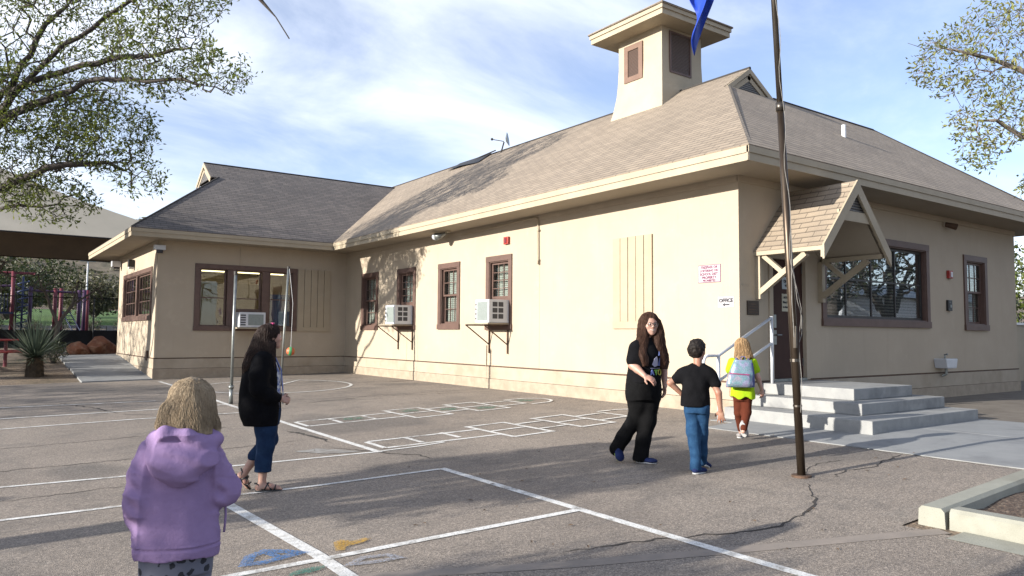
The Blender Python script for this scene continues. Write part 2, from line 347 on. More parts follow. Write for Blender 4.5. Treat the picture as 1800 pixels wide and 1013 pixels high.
# kerbs of the planting bed
k=MB(); 
def kerbpts(p0,p1,w):
    p0=Vector(p0);p1=Vector(p1); d=(p1-p0).normalized(); n=Vector((-d.y,d.x,0)); m_=MB(); N_=12
    rows=[]
    for i in range(N_+1):
        c=p0+(p1-p0)*i/N_; z=gh(c.x,c.y)
        rows.append([c+n*w/2+Vector((0,0,z-.2)),c+n*(w/2-.015)+Vector((0,0,z+.112)),c+n*(w/2-.04)+Vector((0,0,z+.138)),c-n*(w/2-.04)+Vector((0,0,z+.138)),c-n*(w/2-.015)+Vector((0,0,z+.112)),c-n*w/2+Vector((0,0,z-.2))])
    vs=[v for r in rows for v in r]; fs=[]
    for i in range(N_):
        for j in range(5): fs.append((i*6+j,i*6+j+1,(i+1)*6+j+1,(i+1)*6+j))
    fs.append(tuple(range(6))); fs.append(tuple(N_*6+j for j in range(6))); return m_.add(vs,fs)
o=kerbpts((6.04,2.85,0),(14,2.85,0),.22).build('kerb',M['kerb']); tag(o,kind='structure')
o=kerbpts((6.15,2.727,0),(6.08,-6,0),.21).build('kerb',M['kerb']); tag(o,kind='structure')
# ---------------------------------------------------------------- painted markings (sheets 4 mm above the asphalt)
def strip_into(mb,pts,w,off=.0045,closed=False,st=.25):
    P=[Vector((p[0],p[1],0)) for p in pts]
    if closed: P.append(P[0])
    Q=[P[0]]
    for a,b in zip(P,P[1:]):
        n=max(1,int((b-a).length/st)); Q+=[a+(b-a)*i/n for i in range(1,n+1)]
    L_=[];R_=[]
    for i,p in enumerate(Q):
        d0=(Q[i]-Q[i-1]) if i>0 else (Q[-1]-Q[-2] if closed else Q[1]-Q[0]); d1=(Q[i+1]-Q[i]) if i<len(Q)-1 else (Q[1]-Q[0] if closed else d0)
        d0=d0.normalized();d1=d1.normalized(); t=(d0+d1).normalized(); n=Vector((-t.y,t.x,0)); c=max(.5,t.dot(d1)); ww=w(i/(len(Q)-1)) if callable(w) else w
        L_.append(p+n*ww/2/c); R_.append(p-n*ww/2/c)
    vs=[]; 
    for a,b in zip(L_,R_): vs+=[(a.x,a.y,gh(a.x,a.y)+off),(b.x,b.y,gh(b.x,b.y)+off)]
    mb.add(vs,[(2*i+1,2*i+3,2*i+2,2*i) for i in range(len(Q)-1)]); return mb
def marking(name,lines,w=.075,m='whitepaint',off=.0045,closed=False):
    mb=MB(); 
    for l in lines: strip_into(mb,l,w,off,closed)
    o=mb.build(name,M[m],None,fix=False); return tag(o,kind='structure')
marking('court_line',[[(4.36,22.75),(4.27,18.5),(4.24,15.3),(4.27,11.6),(4.32,8.78)]],.085)
marking('court_line',[[(4.40,7.38),(4.37,5),(4.36,3.6),(4.37,-3)]],.085)
marking('court_line',[[(2.06,7.66),(2.14,5.34),(2.13,4.7),(2.1,-2)]],.10)
marking('court_line',[[(-9,8.75),(.33,8.17),(1.3,8.0),(2.06,7.74)]],.065,off=.006)
marking('court_line',[[(2.1,7.73),(3.01,7.53),(4.36,7.36)]],.065,off=.006)
marking('court_line',[[(-2,5.42),(1.53,5.28),(2.19,5.2),(4.34,5.0)]],.08,off=.006)
marking('court_line',[[(-9,9.95),(.38,9.66),(1.43,9.41),(2.74,9.13),(4.28,8.82)]],.06,off=.006)
marking('court_line',[[(4.3,8.83),(4.9,8.80),(5.3,8.83)]],.05,off=.0062)
marking('court_line',[[(-9,14.5),(.52,14.27),(2.43,14.16),(4.2,13.86)]],.07,off=.006)
marking('court_line',[[(-9,15.8),(.56,15.60),(2.97,15.36),(4.2,15.32)]],.07,off=.006)
marking('court_line',[[(-9,17.6),(.61,17.35),(3.23,16.85)]],.07,off=.006)
marking('court_line',[[(-9,23.02),(2.5,22.78)]],.06,off=.006)
circ=[(6.35+1.80*math.cos(a),18.75+2.0*math.sin(a)) for a in [2*math.pi*i/56 for i in range(56)]]
marking('circle_line',[circ],.075,closed=True,off=.008)
marking('circle_line',[[(6.35,18.75),(7.55,20.35)]],.075,off=.0095)
def hop(name,x,y1,y2,d1,d2,w=.062):
    X=[x,x+.57,x+1.16,x+1.74,x+2.41,x+2.99,x+3.62,x+4.24]; ym=(d1+d2)/2; hw=(y2-y1)/2; L=[]
    L+=[[(X[0],y1),(X[0],y2)],[(X[0]+.03,y1),(X[3],ym-hw)],[(X[0]+.03,y2),(X[3],ym+hw)]]
    for a in X[1:3]: L.append([(a,y1+.03),(a,y2-.03)])
    for i in (3,5):
        L+=[[(X[i],d1),(X[i],d2)],[(X[i+1],d1-.05),(X[i+1],d2+.02)],[(X[i],d1),(X[i+1]+.04,d1-.01)],[(X[i]-.05,d2),(X[i+1],d2)],[(X[i]+.03,ym),(X[i+1]-.03,ym)]]
    L+=[[(X[4],ym-hw),(X[5],ym-hw)],[(X[4],ym+hw),(X[5],ym+hw)],[(X[6],ym-hw),(X[7],ym-hw)],[(X[6],ym+hw),(X[7],ym+hw)],[(X[7],ym-hw-.02),(X[7],ym+hw+.02)]]
    arc=[(X[7]+.02,ym-.46)]+[(X[7]+.28+.45*math.cos(a),ym+.46*math.sin(a)) for a in [(-1.2+2.4*i/10) for i in range(11)]]+[(X[7]+.02,ym+.46)]
    L.append(arc); mb=MB()
    for i,l in enumerate(L): strip_into(mb,l,w,.0045+.00035*i)
    tag(mb.build(name,M['whitepaint'],None,fix=False),kind='structure'); return X,ym,hw
hx,hy,hh=hop('hopscotch_marking',4.42,11.5,12.08,11.17,12.37)
hop('hopscotch_marking',4.50,8.99,9.58,8.53,9.73,.07)
M['greenchalk']=pm('green chalk',(.10,.27,.19),(.10,.27,.19),16,.9); _m=M['greenchalk'].node_tree; _m.links.new(ramp(_m,noise(_m,tc(_m),14,5,.8),[(.42,.85),(.58,0.0)]),_m.nodes['Principled BSDF'].inputs['Alpha'])
def patchmesh(name,poly,m,off=.009,kind='structure'):
    mb=MB(); mb.add([(x,y,gh(x,y)+off) for x,y in poly],[tuple(range(len(poly)))]); return tag(mb.build(name,M[m],None,fix=False),kind=kind)
def blob(cx,cy,rx,ry,n=14,j=.22,rot=0):
    o=[]; 
    for i in range(n):
        a=2*math.pi*i/n; r=1+random.uniform(-j,j); x=rx*r*math.cos(a);y=ry*r*math.sin(a); o.append((cx+x*math.cos(rot)-y*math.sin(rot),cy+x*math.sin(rot)+y*math.cos(rot)))
    return o
for cx,cy in ((5.3,11.8),(6.5,12.05),(7.13,11.77),(7.75,11.47),(8.95,11.9)): patchmesh('chalk_drawing',blob(cx,cy,.19,.15),'greenchalk')
def chalkm(name,c,base=(.21,.19,.165)):
    m,nt,N,L,B=mnew(name); v=tc(nt); B.inputs['Base Color'].default_value=(*c,1); L.new(ramp(nt,noise(nt,v,60,3,.8),[(.40,0.95),(.62,0.0)]),B.inputs['Alpha']); B.inputs['Roughness'].default_value=.95; M[name]=m
chalkm('yellow chalk',(.60,.34,.03)); chalkm('blue chalk',(.06,.21,.50)); chalkm('teal chalk',(.04,.22,.17)); chalkm('pale chalk',(.38,.40,.46))
patchmesh('chalk_drawing',[(2.27,5.31),(2.33,5.28),(2.38,5.36),(2.50,5.36),(2.61,5.42),(2.57,5.47),(2.47,5.45),(2.41,5.55),(2.34,5.52)],'yellow chalk',.011)
mb=MB(); strip_into(mb,[(1.66,5.44),(1.74,5.60),(1.86,5.66),(1.98,5.55),(2.05,5.44),(1.90,5.42),(1.77,5.40)],.085,.011,True,.05); strip_into(mb,[(1.86,5.62),(1.90,5.45)],.06,.0115); tag(mb.build('chalk_drawing',M['blue chalk'],None,fix=False),kind='structure')
patchmesh('chalk_drawing',blob(1.95,5.02,.14,.05,12,.15),'teal chalk',.0112)
mb=MB(); strip_into(mb,[(2.22,4.95),(2.36,5.03),(2.52,4.97),(2.55,4.86),(2.40,4.88)],.06,.011,True,.05); tag(mb.build('chalk_drawing',M['pale chalk'],None,fix=False),kind='structure')
# pale joint strip across the foreground
mb=MB(); strip_into(mb,[(1.6,5.0),(2.38,4.57),(3.37,3.98),(4.29,3.52),(5.32,3.03),(5.95,2.72)],.135,.0028,st=.15); tag(mb.build('joint_strip',M['patch'],None,fix=False),kind='structure')
mb=MB(); strip_into(mb,[(5.9,2.62),(5.88,2.0),(5.82,1.0),(5.75,-1)],.26,.0032); tag(mb.build('gutter_strip',M['kerb'],None,fix=False),kind='structure')
M['faded']=pm('faded paint smear',(.36,.355,.34),(.25,.23,.21),9,.9,0,lo=.4,hi=.6)
patchmesh('paint_smear',[(3.48,9.55),(3.8,9.55),(4.05,9.20),(4.18,8.95),(3.75,9.12)],'faded',.006)
M['sealer']=pm('crack',(.03,.027,.025),(.06,.05,.045),12,.95)
def crack(pts,w=.022,off=.0025,j=.028):
    Q=[];
    for a,b in zip(pts,pts[1:]):
        n=max(2,int(math.dist(a,b)/.07)); Q+=[(a[0]+(b[0]-a[0])*i/n+random.uniform(-j,j),a[1]+(b[1]-a[1])*i/n+random.uniform(-j,j)) for i in range(n)]
    Q.append(pts[-1]); mb=MB(); vs=[]; n_=len(Q)
    for i,(x,y) in enumerate(Q):
        a_=Q[max(0,i-6)]; b_=Q[min(n_-1,i+6)]; d_=Vector((b_[0]-a_[0],b_[1]-a_[1])).normalized(); ww=random.uniform(.25,.75)*w*min(1,6*min(i,n_-1-i)/n_+.2); vs+=[(x-d_.y*ww,y+d_.x*ww,gh(x,y)+off),(x+d_.y*ww,y-d_.x*ww,gh(x,y)+off)]
    mb.add(vs,[(2*i,2*i+1,2*i+3,2*i+2) for i in range(n_-1)]); tag(mb.build('pavement_crack',M['sealer'],None,fix=False),kind='structure')
crack([(6.62,4.25),(6.44,4.12),(6.09,3.86),(5.9,3.75),(5.71,3.69),(5.22,3.60),(4.85,3.68),(4.25,3.98),(3.5,4.2)],.02,.0032,.022)
crack([(7.0,4.3),(7.08,4.25),(7.4,4.33),(7.8,4.23),(8.1,4.33),(8.62,4.36)],.02)
crack([(6.9,4.5),(7.4,4.7),(7.9,4.65)],.012)
crack([(8.64,5.1),(8.63,4.6),(8.64,3.9),(8.62,3.3)],.014)
crack([(4.0,11.3),(4.15,10.4),(4.12,9.9)],.06,.0025,.03)
crack([(4.0,9.4),(4.25,8.95),(4.38,8.6),(4.62,8.3),(4.6,8.0)],.035,.0025,.03)
crack([(2.3,15.0),(3.2,14.2),(4.0,13.7)],.03); crack([(1.6,17.6),(2.1,16.2),(2.3,15.2)],.05)
crack([(-4,10.9),(0.5,10.6),(2.0,10.4),(4.1,10.3)],.02); crack([(-4,9.2),(1.4,8.9),(3.0,8.6)],.012); crack([(-3,12.5),(1.8,12.2),(4.2,12.3)],.016)
crack([(5,14.4),(7,14.9),(8.5,14.3),(9.9,14.0)],.02); crack([(6.4,2.2),(6.9,2.9)],.012)
# ================================================================ SCHOOL BUILDING
bld=thing('school_building','one storey tan school building with brown hip roof and a square vent tower','building',(10,7.6,0))
def wall_into(mb,fr,u0,u1,z0,z1,holes,th=.2):
    us=sorted({u0,u1,*[h[0] for h in holes],*[h[1] for h in holes]}); zs=sorted({z0,z1,*[h[2] for h in holes],*[h[3] for h in holes]})
    for a,b in zip(us,us[1:]):
        for c,d in zip(zs,zs[1:]):
            if any(h[0]-1e-6<=a and b<=h[1]+1e-6 and h[2]-1e-6<=c and d<=h[3]+1e-6 for h in holes): continue
            P=[fr.p(a,c),fr.p(b,c),fr.p(b,d),fr.p(a,d)]
            if (P[1]-P[0]).cross(P[3]-P[0]).dot(fr.N)<0: P=P[::-1]
            mb.quad(*P); mb.quad(*[p-fr.N*th for p in P[::-1]])
    for h in holes:
        a,b,c,d=h
        for e,f in (((a,c),(b,c)),((b,c),(b,d)),((b,d),(a,d)),((a,d),(a,c))):
            mb.quad(fr.p(*e),fr.p(*f),fr.p(*f,-th),fr.p(*e,-th))
CW=.13
W_A=[(20.61,21.76,1.37,3.11),(18.29,19.37,1.37,3.10),(16.0,17.06,1.38,3.08),(13.78,14.82,1.36,3.09)]
W_S=[(12.30,16.25,1.45,3.18),(17.84,19.0,1.42,3.10)]
W_G=[(5.34,8.37,1.31,3.26)]; W_K=[(23.62,28.4,1.60,3.15)]
inn=lambda h:(h[0]+CW,h[1]-CW,h[2]+CW,h[3]-CW)
DOOR=(10.82,11.82,.52,2.60)
wb=MB(); ZB=.52; ZT=3.86
wall_into(wb,FA,7.6,23.0,ZB,ZT,[inn(h) for h in W_A]); wall_into(wb,FS,10,20.6,ZB,ZT,[inn(h) for h in W_S]+[DOOR])
wall_into(wb,FG,4.33,10,ZB,ZT,[inn(h) for h in W_G]); wall_into(wb,FK,23,29.4,ZB,ZT,[inn(h) for h in W_K])
FE=FR((20.6,0,0),(0,1,0),(1,0,0)); wall_into(wb,FE,7.6,13.2,ZB,ZT,[])
FN=FR((0,29.4,0),(1,0,0),(0,1,0)); wall_into(wb,FN,4.33,18.3,ZB,ZT,[])
FE2=FR((18.3,0,0),(0,1,0),(1,0,0)); wall_into(wb,FE2,13.2,29.4,ZB,ZT,[]); FN2=FR((0,13.2,0),(1,0,0),(0,1,0)); wall_into(wb,FN2,10.2,20.6,ZB,ZT,[])
wall_into(wb,FR((10.2,0,0),(0,1,0),(1,0,0)),23.0,29.2,.45,ZT,[])
wb.build('wall',M['wall'],bld,fix=False)
inr=MB(); inr.cur=0
for x0,x1,y0,y1 in ((10.2,20.4,7.8,13.0),(10.2,18.1,13.2,29.2),(4.53,10.0,23.2,29.2)):
    inr.quad((x0,y0,.46),(x1,y0,.46),(x1,y1,.46),(x0,y1,.46)); inr.quad((x0,y0,3.5),(x0,y1,3.5),(x1,y1,3.5),(x1,y0,3.5))
M['interior']=pm('interior finish',(.34,.31,.25),(.30,.27,.22),1,.8); inr.build('interior',M['interior'],bld,fix=False)
# skirt boards: two courses standing proud, shadow gap above
sk=MB()
for fr,u0,u1 in ((FA,7.575,23.0),(FS,9.975,20.62),(FG,4.305,9.99),(FK,22.975,29.42)):
    fr.box(sk,u0,u1,.235,.505,-.03,.022); 
sk.build('skirt_board',M['skirt'],bld)
sk=MB()
for fr,u0,u1 in ((FA,7.56,23.0),(FS,9.96,20.63),(FG,4.29,9.98),(FK,22.96,29.43)): fr.box(sk,u0,u1,-.7,.228,-.03,.036)
sk.build('foundation',M['found'],bld)
sk=MB()
for fr,u0,u1 in ((FA,7.57,23.0),(FS,9.97,20.62),(FG,4.30,9.99),(FK,22.97,29.42)): fr.box(sk,u0,u1,.508,.535,-.01,.012)
sk.build('drip_strip',M['rust'],bld)
# vertical panel seams and corner beads
for fr_,*a_ in ((FA,18.76,18.772,.54,1.36,-.01,.006),(FA,12.78,12.79,.54,3.72,-.01,.004),(FA,14.77,14.782,.24,1.0,-.01,.028),(FG,6.6,6.615,3.27,3.84,-.01,.02),(FG,4.33,4.40,.54,3.75,-.01,.012),(FK,23.01,23.09,.54,3.75,-.01,.012)):
    sm=MB(); fr_.box(sm,*a_); sm.build('wall_batten',M['wall'],bld)
pass
# ---------------------------------------------------------------- windows
def sash_into(mb,fr,a,b,c,d,cols,rows,d0,d1,st=.045,mt=.018):
    fr.box(mb,a,a+st,c,d,d0,d1); fr.box(mb,b-st,b,c,d,d0,d1); fr.box(mb,a+st,b-st,c,c+st,d0,d1); fr.box(mb,a+st,b-st,d-st,d,d0,d1)
    for i in range(1,cols):
        u=a+st+(b-a-2*st)*i/cols; fr.box(mb,u-mt/2,u+mt/2,c+st,d-st,d0+.006,d1-.006)
    for j in range(1,rows):
        z=c+st+(d-c-2*st)*j/rows; fr.box(mb,a+st,b-st,z-mt/2,z+mt/2,d0+.009,d1-.009)
def pane(fr,a,b,c,d,dd,parent,gm='glass'): 
    mb=MB(); fr.box(mb,a,b,c,d,dd-.002,dd+.002); return mb.build('pane',M[gm],parent)
def casing(fr,h,label=None,mull=()):
    a,b,c,d=h; mb=MB(); i=inn(h)
    fr.box(mb,a,b,d-CW,d,-.005,.034); fr.box(mb,a,a+CW,c+CW,d-CW,-.005,.03); fr.box(mb,b-CW,b,c+CW,d-CW,-.005,.03); fr.box(mb,a-.01,b+.01,c,c+CW,-.005,.045)
    # jambs
    fr.box(mb,i[0]-.004,i[0]+.022,i[2]+.02,i[3]-.02,-.17,.008); fr.box(mb,i[1]-.022,i[1]+.004,i[2]+.02,i[3]-.02,-.17,.008); fr.box(mb,i[0],i[1],i[3]-.022,i[3]+.004,-.17,.006); fr.box(mb,i[0],i[1],i[2]-.004,i[2]+.022,-.17,.010)
    for u0,u1 in mull: fr.box(mb,u0,u1,i[2]+.022,i[3]-.022,-.15,.02)
    o=mb.build('window',M['brown'],bld,bevel=.004); 
    if label: o['label']=label
    return o
def dhung(fr,h,label,cols=3,ac=False,bl=True):
    w=casing(fr,h,label); a,b,c,d=inn(h); a+=.024;b-=.024;c+=.024;d-=.024; zm=(c+d)/2
    if ac: zm=2.10
    s=MB(); sash_into(s,fr,a,b,zm,d,cols,2 if not ac else 4,-.085,-.05); s.build('sash',M['brown'],w)
    pane(fr,a+.03,b-.03,zm+.03,d-.03,-.068,w)
    if not ac:
        s=MB(); sash_into(s,fr,a,b,c,zm+.04,cols,2,-.13,-.095); s.build('sash',M['brown'],w); pane(fr,a+.03,b-.03,c+.03,zm,-.112,w)
    else:
        s=MB(); fr.box(s,a,b,c,zm-.003,-.10,-.06); s.build('filler_panel',M['brown'],w)
    if bl:
        s=MB(); fr.box(s,a+.01,b-.01,c+.02,d-.02,-.185,-.175); s.build('blind',M['blind'],w)
    return w
dhung(FA,W_A[0],None); dhung(FA,W_A[1],None,ac=True); dhung(FA,W_A[2],None); dhung(FA,W_A[3],None,ac=True)
dhung(FS,W_S[1],None)
# big office window
w=casing(FS,W_S[0],'wide ten pane window with dark slatted blinds'); a,b,c,d=inn(W_S[0]); s=MB(); a+=.024;b-=.024;c+=.024;d-=.024; zm=2.33
cols=[a,13.23,14.12,15.02,b]; sash_into(s,FS,a,b,c,d,1,1,-.11,-.07,.05)
for u in cols[1:-1]: FS.box(s,u-.016,u+.016,c+.05,d-.05,-.105,-.072)
FS.box(s,a+.05,b-.05,zm-.016,zm+.016,-.102,-.076); s.build('sash',M['darkmetal'],w); pane(FS,a+.03,b-.03,c+.03,d-.03,-.088,w,'glass2')
M['blinddk']=None
m_,nt,N_,L_,B_=mnew('dim slatted blind'); wv=N_.new('ShaderNodeTexWave'); wv.bands_direction='Z'; wv.inputs['Scale'].default_value=5.2; L_.new(tc(nt),wv.inputs['Vector']); L_.new(ramp(nt,wv.outputs['Fac'],[(.2,(.02,.018,.016)),(.55,(.30,.27,.23))]),B_.inputs['Base Color']); M['blinddk']=m_
s=MB(); FS.box(s,a+.02,b-.02,c+.02,d-.02,-.19,-.18); s.build('blind',M['blinddk'],w)
# wing window group
w=casing(FG,W_G[0],'triple window with an air conditioner in its middle light',mull=((6.25,6.48),(7.28,7.49))); 
for (u0,u1,z0) in ((5.47,6.25,1.44),(6.48,7.28,1.93),(7.49,8.24,1.44)):
    s=MB(); zt=3.12; sash_into(s,FG,u0+.02,u1-.02,z0,zt,1,1,-.10,-.06,.04); FG.box(s,u0+.06,u1-.06,2.26,2.29,-.098,-.062)
    if z0>1.5: FG.box(s,u0,u1,1.86,1.925,-.10,-.02)
    s.build('sash',M['brown'],w); pane(FG,u0+.04,u1-.04,z0+.02,zt-.02,-.08,w)
M['lampglow']=pm('tube glow',(1,.85,.55),None,1,.5)
M['lampglow'].node_tree.nodes['Principled BSDF'].inputs['Emission Color'].default_value=(1,.78,.42,1); M['lampglow'].node_tree.nodes['Principled BSDF'].inputs['Emission Strength'].default_value=2.2
s=MB(); 
for y in (24.3,26.2,27.8): s.box(6.0,9.6,y,y+.16,3.42,3.47)
s.build('ceiling_light',M['lampglow'],bld)
M['bluecurtain']=pm('blue curtain',(.13,.18,.30),(.09,.12,.22),9,.9,vec=(8,8,.2))
s=MB(); s.box(7.35,8.35,23.26,23.3,1.3,2.45); s.build('curtain',M['bluecurtain'],bld)
M['cream']=pm('cream cabinet',(.42,.34,.20),(.36,.29,.17),2,.7)
s=MB(); s.box(5.6,8.2,26.0,26.4,.46,2.9); s.build('cabinet',M['cream'],bld)
w=casing(FK,W_K[0],'long side window of many dark panes',mull=((25.92,26.10),)); 
for u0,u1 in ((23.77,25.9),(26.12,28.25)):
    s=MB(); sash_into(s,FK,u0,u1,1.75,3.0,5,3,-.09,-.05,.05,.025); s.build('sash',M['brown'],w); pane(FK,u0+.04,u1-.04,1.79,2.97,-.07,w)
# ---------------------------------------------------------------- board shutters covering old windows
def shutter(fr,u0,u1,z0,z1,n):
    mb=MB(); wd=(u1-u0)/n
    for i in range(n): fr.box(mb,u0+i*wd+.007,u0+(i+1)*wd-.007,z0+.13,z1,-.004,.034+.003*(i%2))
    fr.box(mb,u0-.005,u1+.005,z0,z0+.135,-.004,.034); return mb.build('board_shutter',M['shutterp'],bld,bevel=.003)
shutter(FA,9.46,10.48,1.38,3.09,5); shutter(FG,8.385,9.46,1.31,3.25,5)
# ---------------------------------------------------------------- door
mb=MB(); FS.box(mb,10.76,10.86,.52,2.62,-.12,.025); FS.box(mb,11.79,11.89,.52,2.62,-.12,.025); FS.box(mb,10.86,11.79,2.56,2.66,-.12,.028)
dfm=mb.build('door_frame',M['wall'],bld,bevel=.004)
mb=MB(); FS.box(mb,10.865,11.785,.545,2.555,-.09,-.045); dr=mb.build('door',M['door'],bld,bevel=.004)
mb=MB(); FS.box(mb,10.93,11.01,1.40,1.62,-.046,-.03); FS.box(mb,10.93,11.01,1.12,1.36,-.046,-.028); mb.tube([FS.p(10.95,1.28,-.03),FS.p(10.95,1.28,.03),FS.p(11.07,1.28,.03)],.011); mb.build('door_handle',M['steel'],dr)
for z in (.75,1.5,2.35):
    mb=MB(); FS.box(mb,11.765,11.80,z,z+.13,-.05,-.035); mb.build('hinge',M['steel'],dr)
mb=MB(); FS.box(mb,10.86,11.79,.505,.55,-.12,.03); mb.build('threshold',M['steel'],bld)
# ---------------------------------------------------------------- roofs
def roofface(mb,pts,t=.03):
    n=(Vector(pts[1])-Vector(pts[0])).cross(Vector(pts[2])-Vector(pts[0])).normalized()
    if n.z<0: pts=pts[::-1]; n=-n
    mb.prism(pts,n,-t,.004)
pw=.68; E0=9.2; Z0=4.075
zW=lambda x:Z0+pw*(x-E0)
HX,HY,HZ=12.78,9.94,zW(12.78); RX=13.66; RZ=zW(RX); gy=10.06; QY,QZ=10.05,6.58
rm=MB()
roofface(rm,[(E0,6.8,Z0),(E0,29.0,Z0),(RX,29.0,RZ),(RX,gy,RZ),(HX,gy,HZ),(HX,HY,HZ)])
roofface(rm,[(RX,gy,RZ),(RX,30,RZ),(18.2,30,Z0),(18.2,12.5,Z0),(14.65,gy,zW(12.75))])
roofface(rm,[(E0,6.8,Z0),(21.6,6.8,Z0),(18.75,QY,QZ),(14.5,QY,QZ),(12.86,QY,QZ-.02),(HX,HY,HZ)])
roofface(rm,[(21.6,6.8,Z0),(21.6,13.3,Z0),(18.75,QY,QZ)]); roofface(rm,[(21.6,13.3,Z0),(14.2,13.3,Z0),(14.2,QY,QZ),(18.75,QY,QZ)])
ro=rm.build('roof',M['shingle'],bld,uv=True)
rw=MB(); WY0=22.2; WR=26.45; WZ=Z0+pw*(WR-WY0); GX,GZ=6.57,zW(0) 
GZ=Z0+.74*(6.57-3.5); GY=WY0+(GZ-Z0)/pw; GY2=2*WR-GY
roofface(rw,[(3.5,WY0,Z0),(14.4,WY0,Z0),(14.4,WR,WZ),(6.32,WR,WZ),(6.32,GY,GZ),(6.57,GY,GZ)])
roofface(rw,[(3.5,2*WR-WY0,Z0),(14,2*WR-WY0,Z0),(14,WR,WZ),(6.32,WR,WZ),(6.32,GY2,GZ),(6.57,GY2,GZ)])
roofface(rw,[(3.5,WY0,Z0),(3.5,2*WR-WY0,Z0),(6.57,GY2,GZ),(6.57,GY,GZ)])
rwo=rw.build('roof',M['shingle2'],bld,uv=True); rwo['label']='shingled roof of the left wing, coloured darker to stand for its shade'
# ridge and hip caps
rc=MB()
def cap(a,b,w=.13): rc.tube([Vector(a)+Vector((0,0,.0)),Vector(b)],[.035,.035],6)
cap((RX,gy-.03,RZ),(RX,29,RZ)); cap((14.5,QY,QZ),(18.75,QY,QZ)); cap((6.3,WR,WZ),(13.7,WR,WZ)); cap((18.75,QY,QZ-.01),(21.6,6.8,Z0))
rc.build('ridge_cap',M['ridge'],ro)
rc=MB(); rc.tube([(3.52,WY0+.02,Z0+.005),(6.57,GY,GZ+.005)],.032,6); rc.build('hip_cap',M['ridge'],ro); rc=MB(); rc.tube([(HX+.06,HY-.03,HZ-.01),(E0+.14,6.85,Z0+.03)],.012,5); rc.build('hip_cap',M['ridge'],ro)
# gable vents
def gablet(apex,base1,base2,outn,bw=.12):
    A=Vector(apex);B1=Vector(base1);B2=Vector(base2);n=Vector(outn)
    mb=MB(); ins=n*-.035; mb.prism([A+ins,B1+ins,B2+ins],n,0,.02); mb.cur=0
    o=mb.build('gable_vent',M['ventgrey'],ro)
    c=(A+B1+B2)/3; k=MB()
    for w_,d0,d1 in ((.0,.0,.03),(.10,-.03,-.002)):
        for P in (B1,B2):
            d=(P-A).normalized(); inw=((c-A)-d*(c-A).dot(d)).normalized(); a0=A+inw*w_; b0=P+inw*w_-d*w_
            # plumb cut at the apex
            ad=Vector((0,0,-1)); t=bw/abs(inw.dot(ad)); k.prism([a0+ad*(w_*0.4),b0,b0+inw*bw,a0+ad*(t+w_*.4)],n,d0,d1)
    k.build('bargeboard',M['trim'],o); return o
mv,nt,N_,L_,B_=mnew('louvred vent grey'); wv=N_.new('ShaderNodeTexWave'); wv.bands_direction='Z'; wv.inputs['Scale'].default_value=7; L_.new(tc(nt),wv.inputs['Vector']); L_.new(ramp(nt,wv.outputs['Fac'],[(.2,(.05,.05,.05)),(.6,(.22,.21,.20))]),B_.inputs['Base Color']); bump(nt,wv.outputs['Fac'],.8,.02,B_); M['ventgrey']=mv
gablet((RX,gy,RZ),(12.70,gy,HZ-.07),(14.70,gy,HZ-.07),(0,-1,0),.10)
gablet((6.32,WR,WZ),(6.32,GY-.05,GZ-.03),(6.32,GY2+.05,GZ-.03),(-1,0,0))
# fascia (two boards) and soffit
fa=MB()
def fas(x0,y0,x1,y1,nx,ny):
    O=Vector((x0,y0,0)); U=Vector((x1-x0,y1-y0,0)); L0=U.length; U.normalize(); f=FR(O,U,(nx,ny,0))
    f.box(fa,0,L0,3.955,4.055,-.03,.012); f.box(fa,0,L0,3.838,3.958,-.03,-.006)
fas(E0,6.8,E0,22.2,-1,0); fas(E0-.012,6.8,21.6,6.8,0,-1); fas(21.6,6.8,21.6,13.9,1,0); fas(3.5,22.2,E0-.0,22.2,0,-1); fas(3.5,22.2-.012,3.5,30.7,-1,0)
fa.build('fascia',M['trim'],ro)
so=MB()
def sof(x0,x1,y0,y1,z=3.85): so.box(x0,x1,y0,y1,z,z+.02)
sof(E0+.03,10.1,6.83,22.23); sof(10.1,21.57,6.83,7.7); sof(20.5,21.57,7.7,13.8); sof(3.53,10.1,22.23,23.1); sof(3.53,4.43,23.1,30.6); sof(4.43,18.3,29.3,30.6)
so.build('soffit',M['soffit'],ro)
# wooden frieze strip at the wall head
fz=MB(); FA.box(fz,7.6,23,3.74,3.85,-.01,.02); FS.box(fz,9.98,20.6,3.74,3.85,-.01,.024); FG.box(fz,4.33,10,3.76,3.85,-.01,.02); FK.box(fz,22.98,29.4,3.76,3.85,-.01,.022); fz.build('frieze',M['wall'],bld)
# ---------------------------------------------------------------- vent tower
tx,ty=13.78,12.79
def ring(hx,hy,z): return [(tx-hx,ty-hy,z),(tx+hx,ty-hy,z),(tx+hx,ty+hy,z),(tx-hx,ty+hy,z)]
prof=[(.98,.98,6.0),(.88,.89,6.5),(.80,.82,6.84),(.742,.765,7.2),(.716,.74,7.54),(.702,.726,7.93),(.702,.726,8.67)]
tb=MB(); vs=[]; 
for p_ in prof: vs+=ring(*p_)
tb.add(vs,[(i*4+j,i*4+(j+1)%4,(i+1)*4+(j+1)%4,(i+1)*4+j) for i in range(len(prof)-1) for j in range(4)])
M['towerw']=pm('tower stucco',(.55,.475,.36),(.49,.42,.31),1.2,.85,.6,.006,60)
tow=tb.build('vent_tower',M['towerw'],bld)
FTW=FR((tx-.702,ty,0),(0,1,0),(-1,0,0)); FTS=FR((tx,ty-.726,0),(1,0,0),(0,-1,0))
M['brownlit']=pm('brown trim in sunlit tone',(.235,.14,.10),(.19,.11,.08),5,.7); M['louvre']=None  # lighter brown stands in for sunlight on the west louvre frame
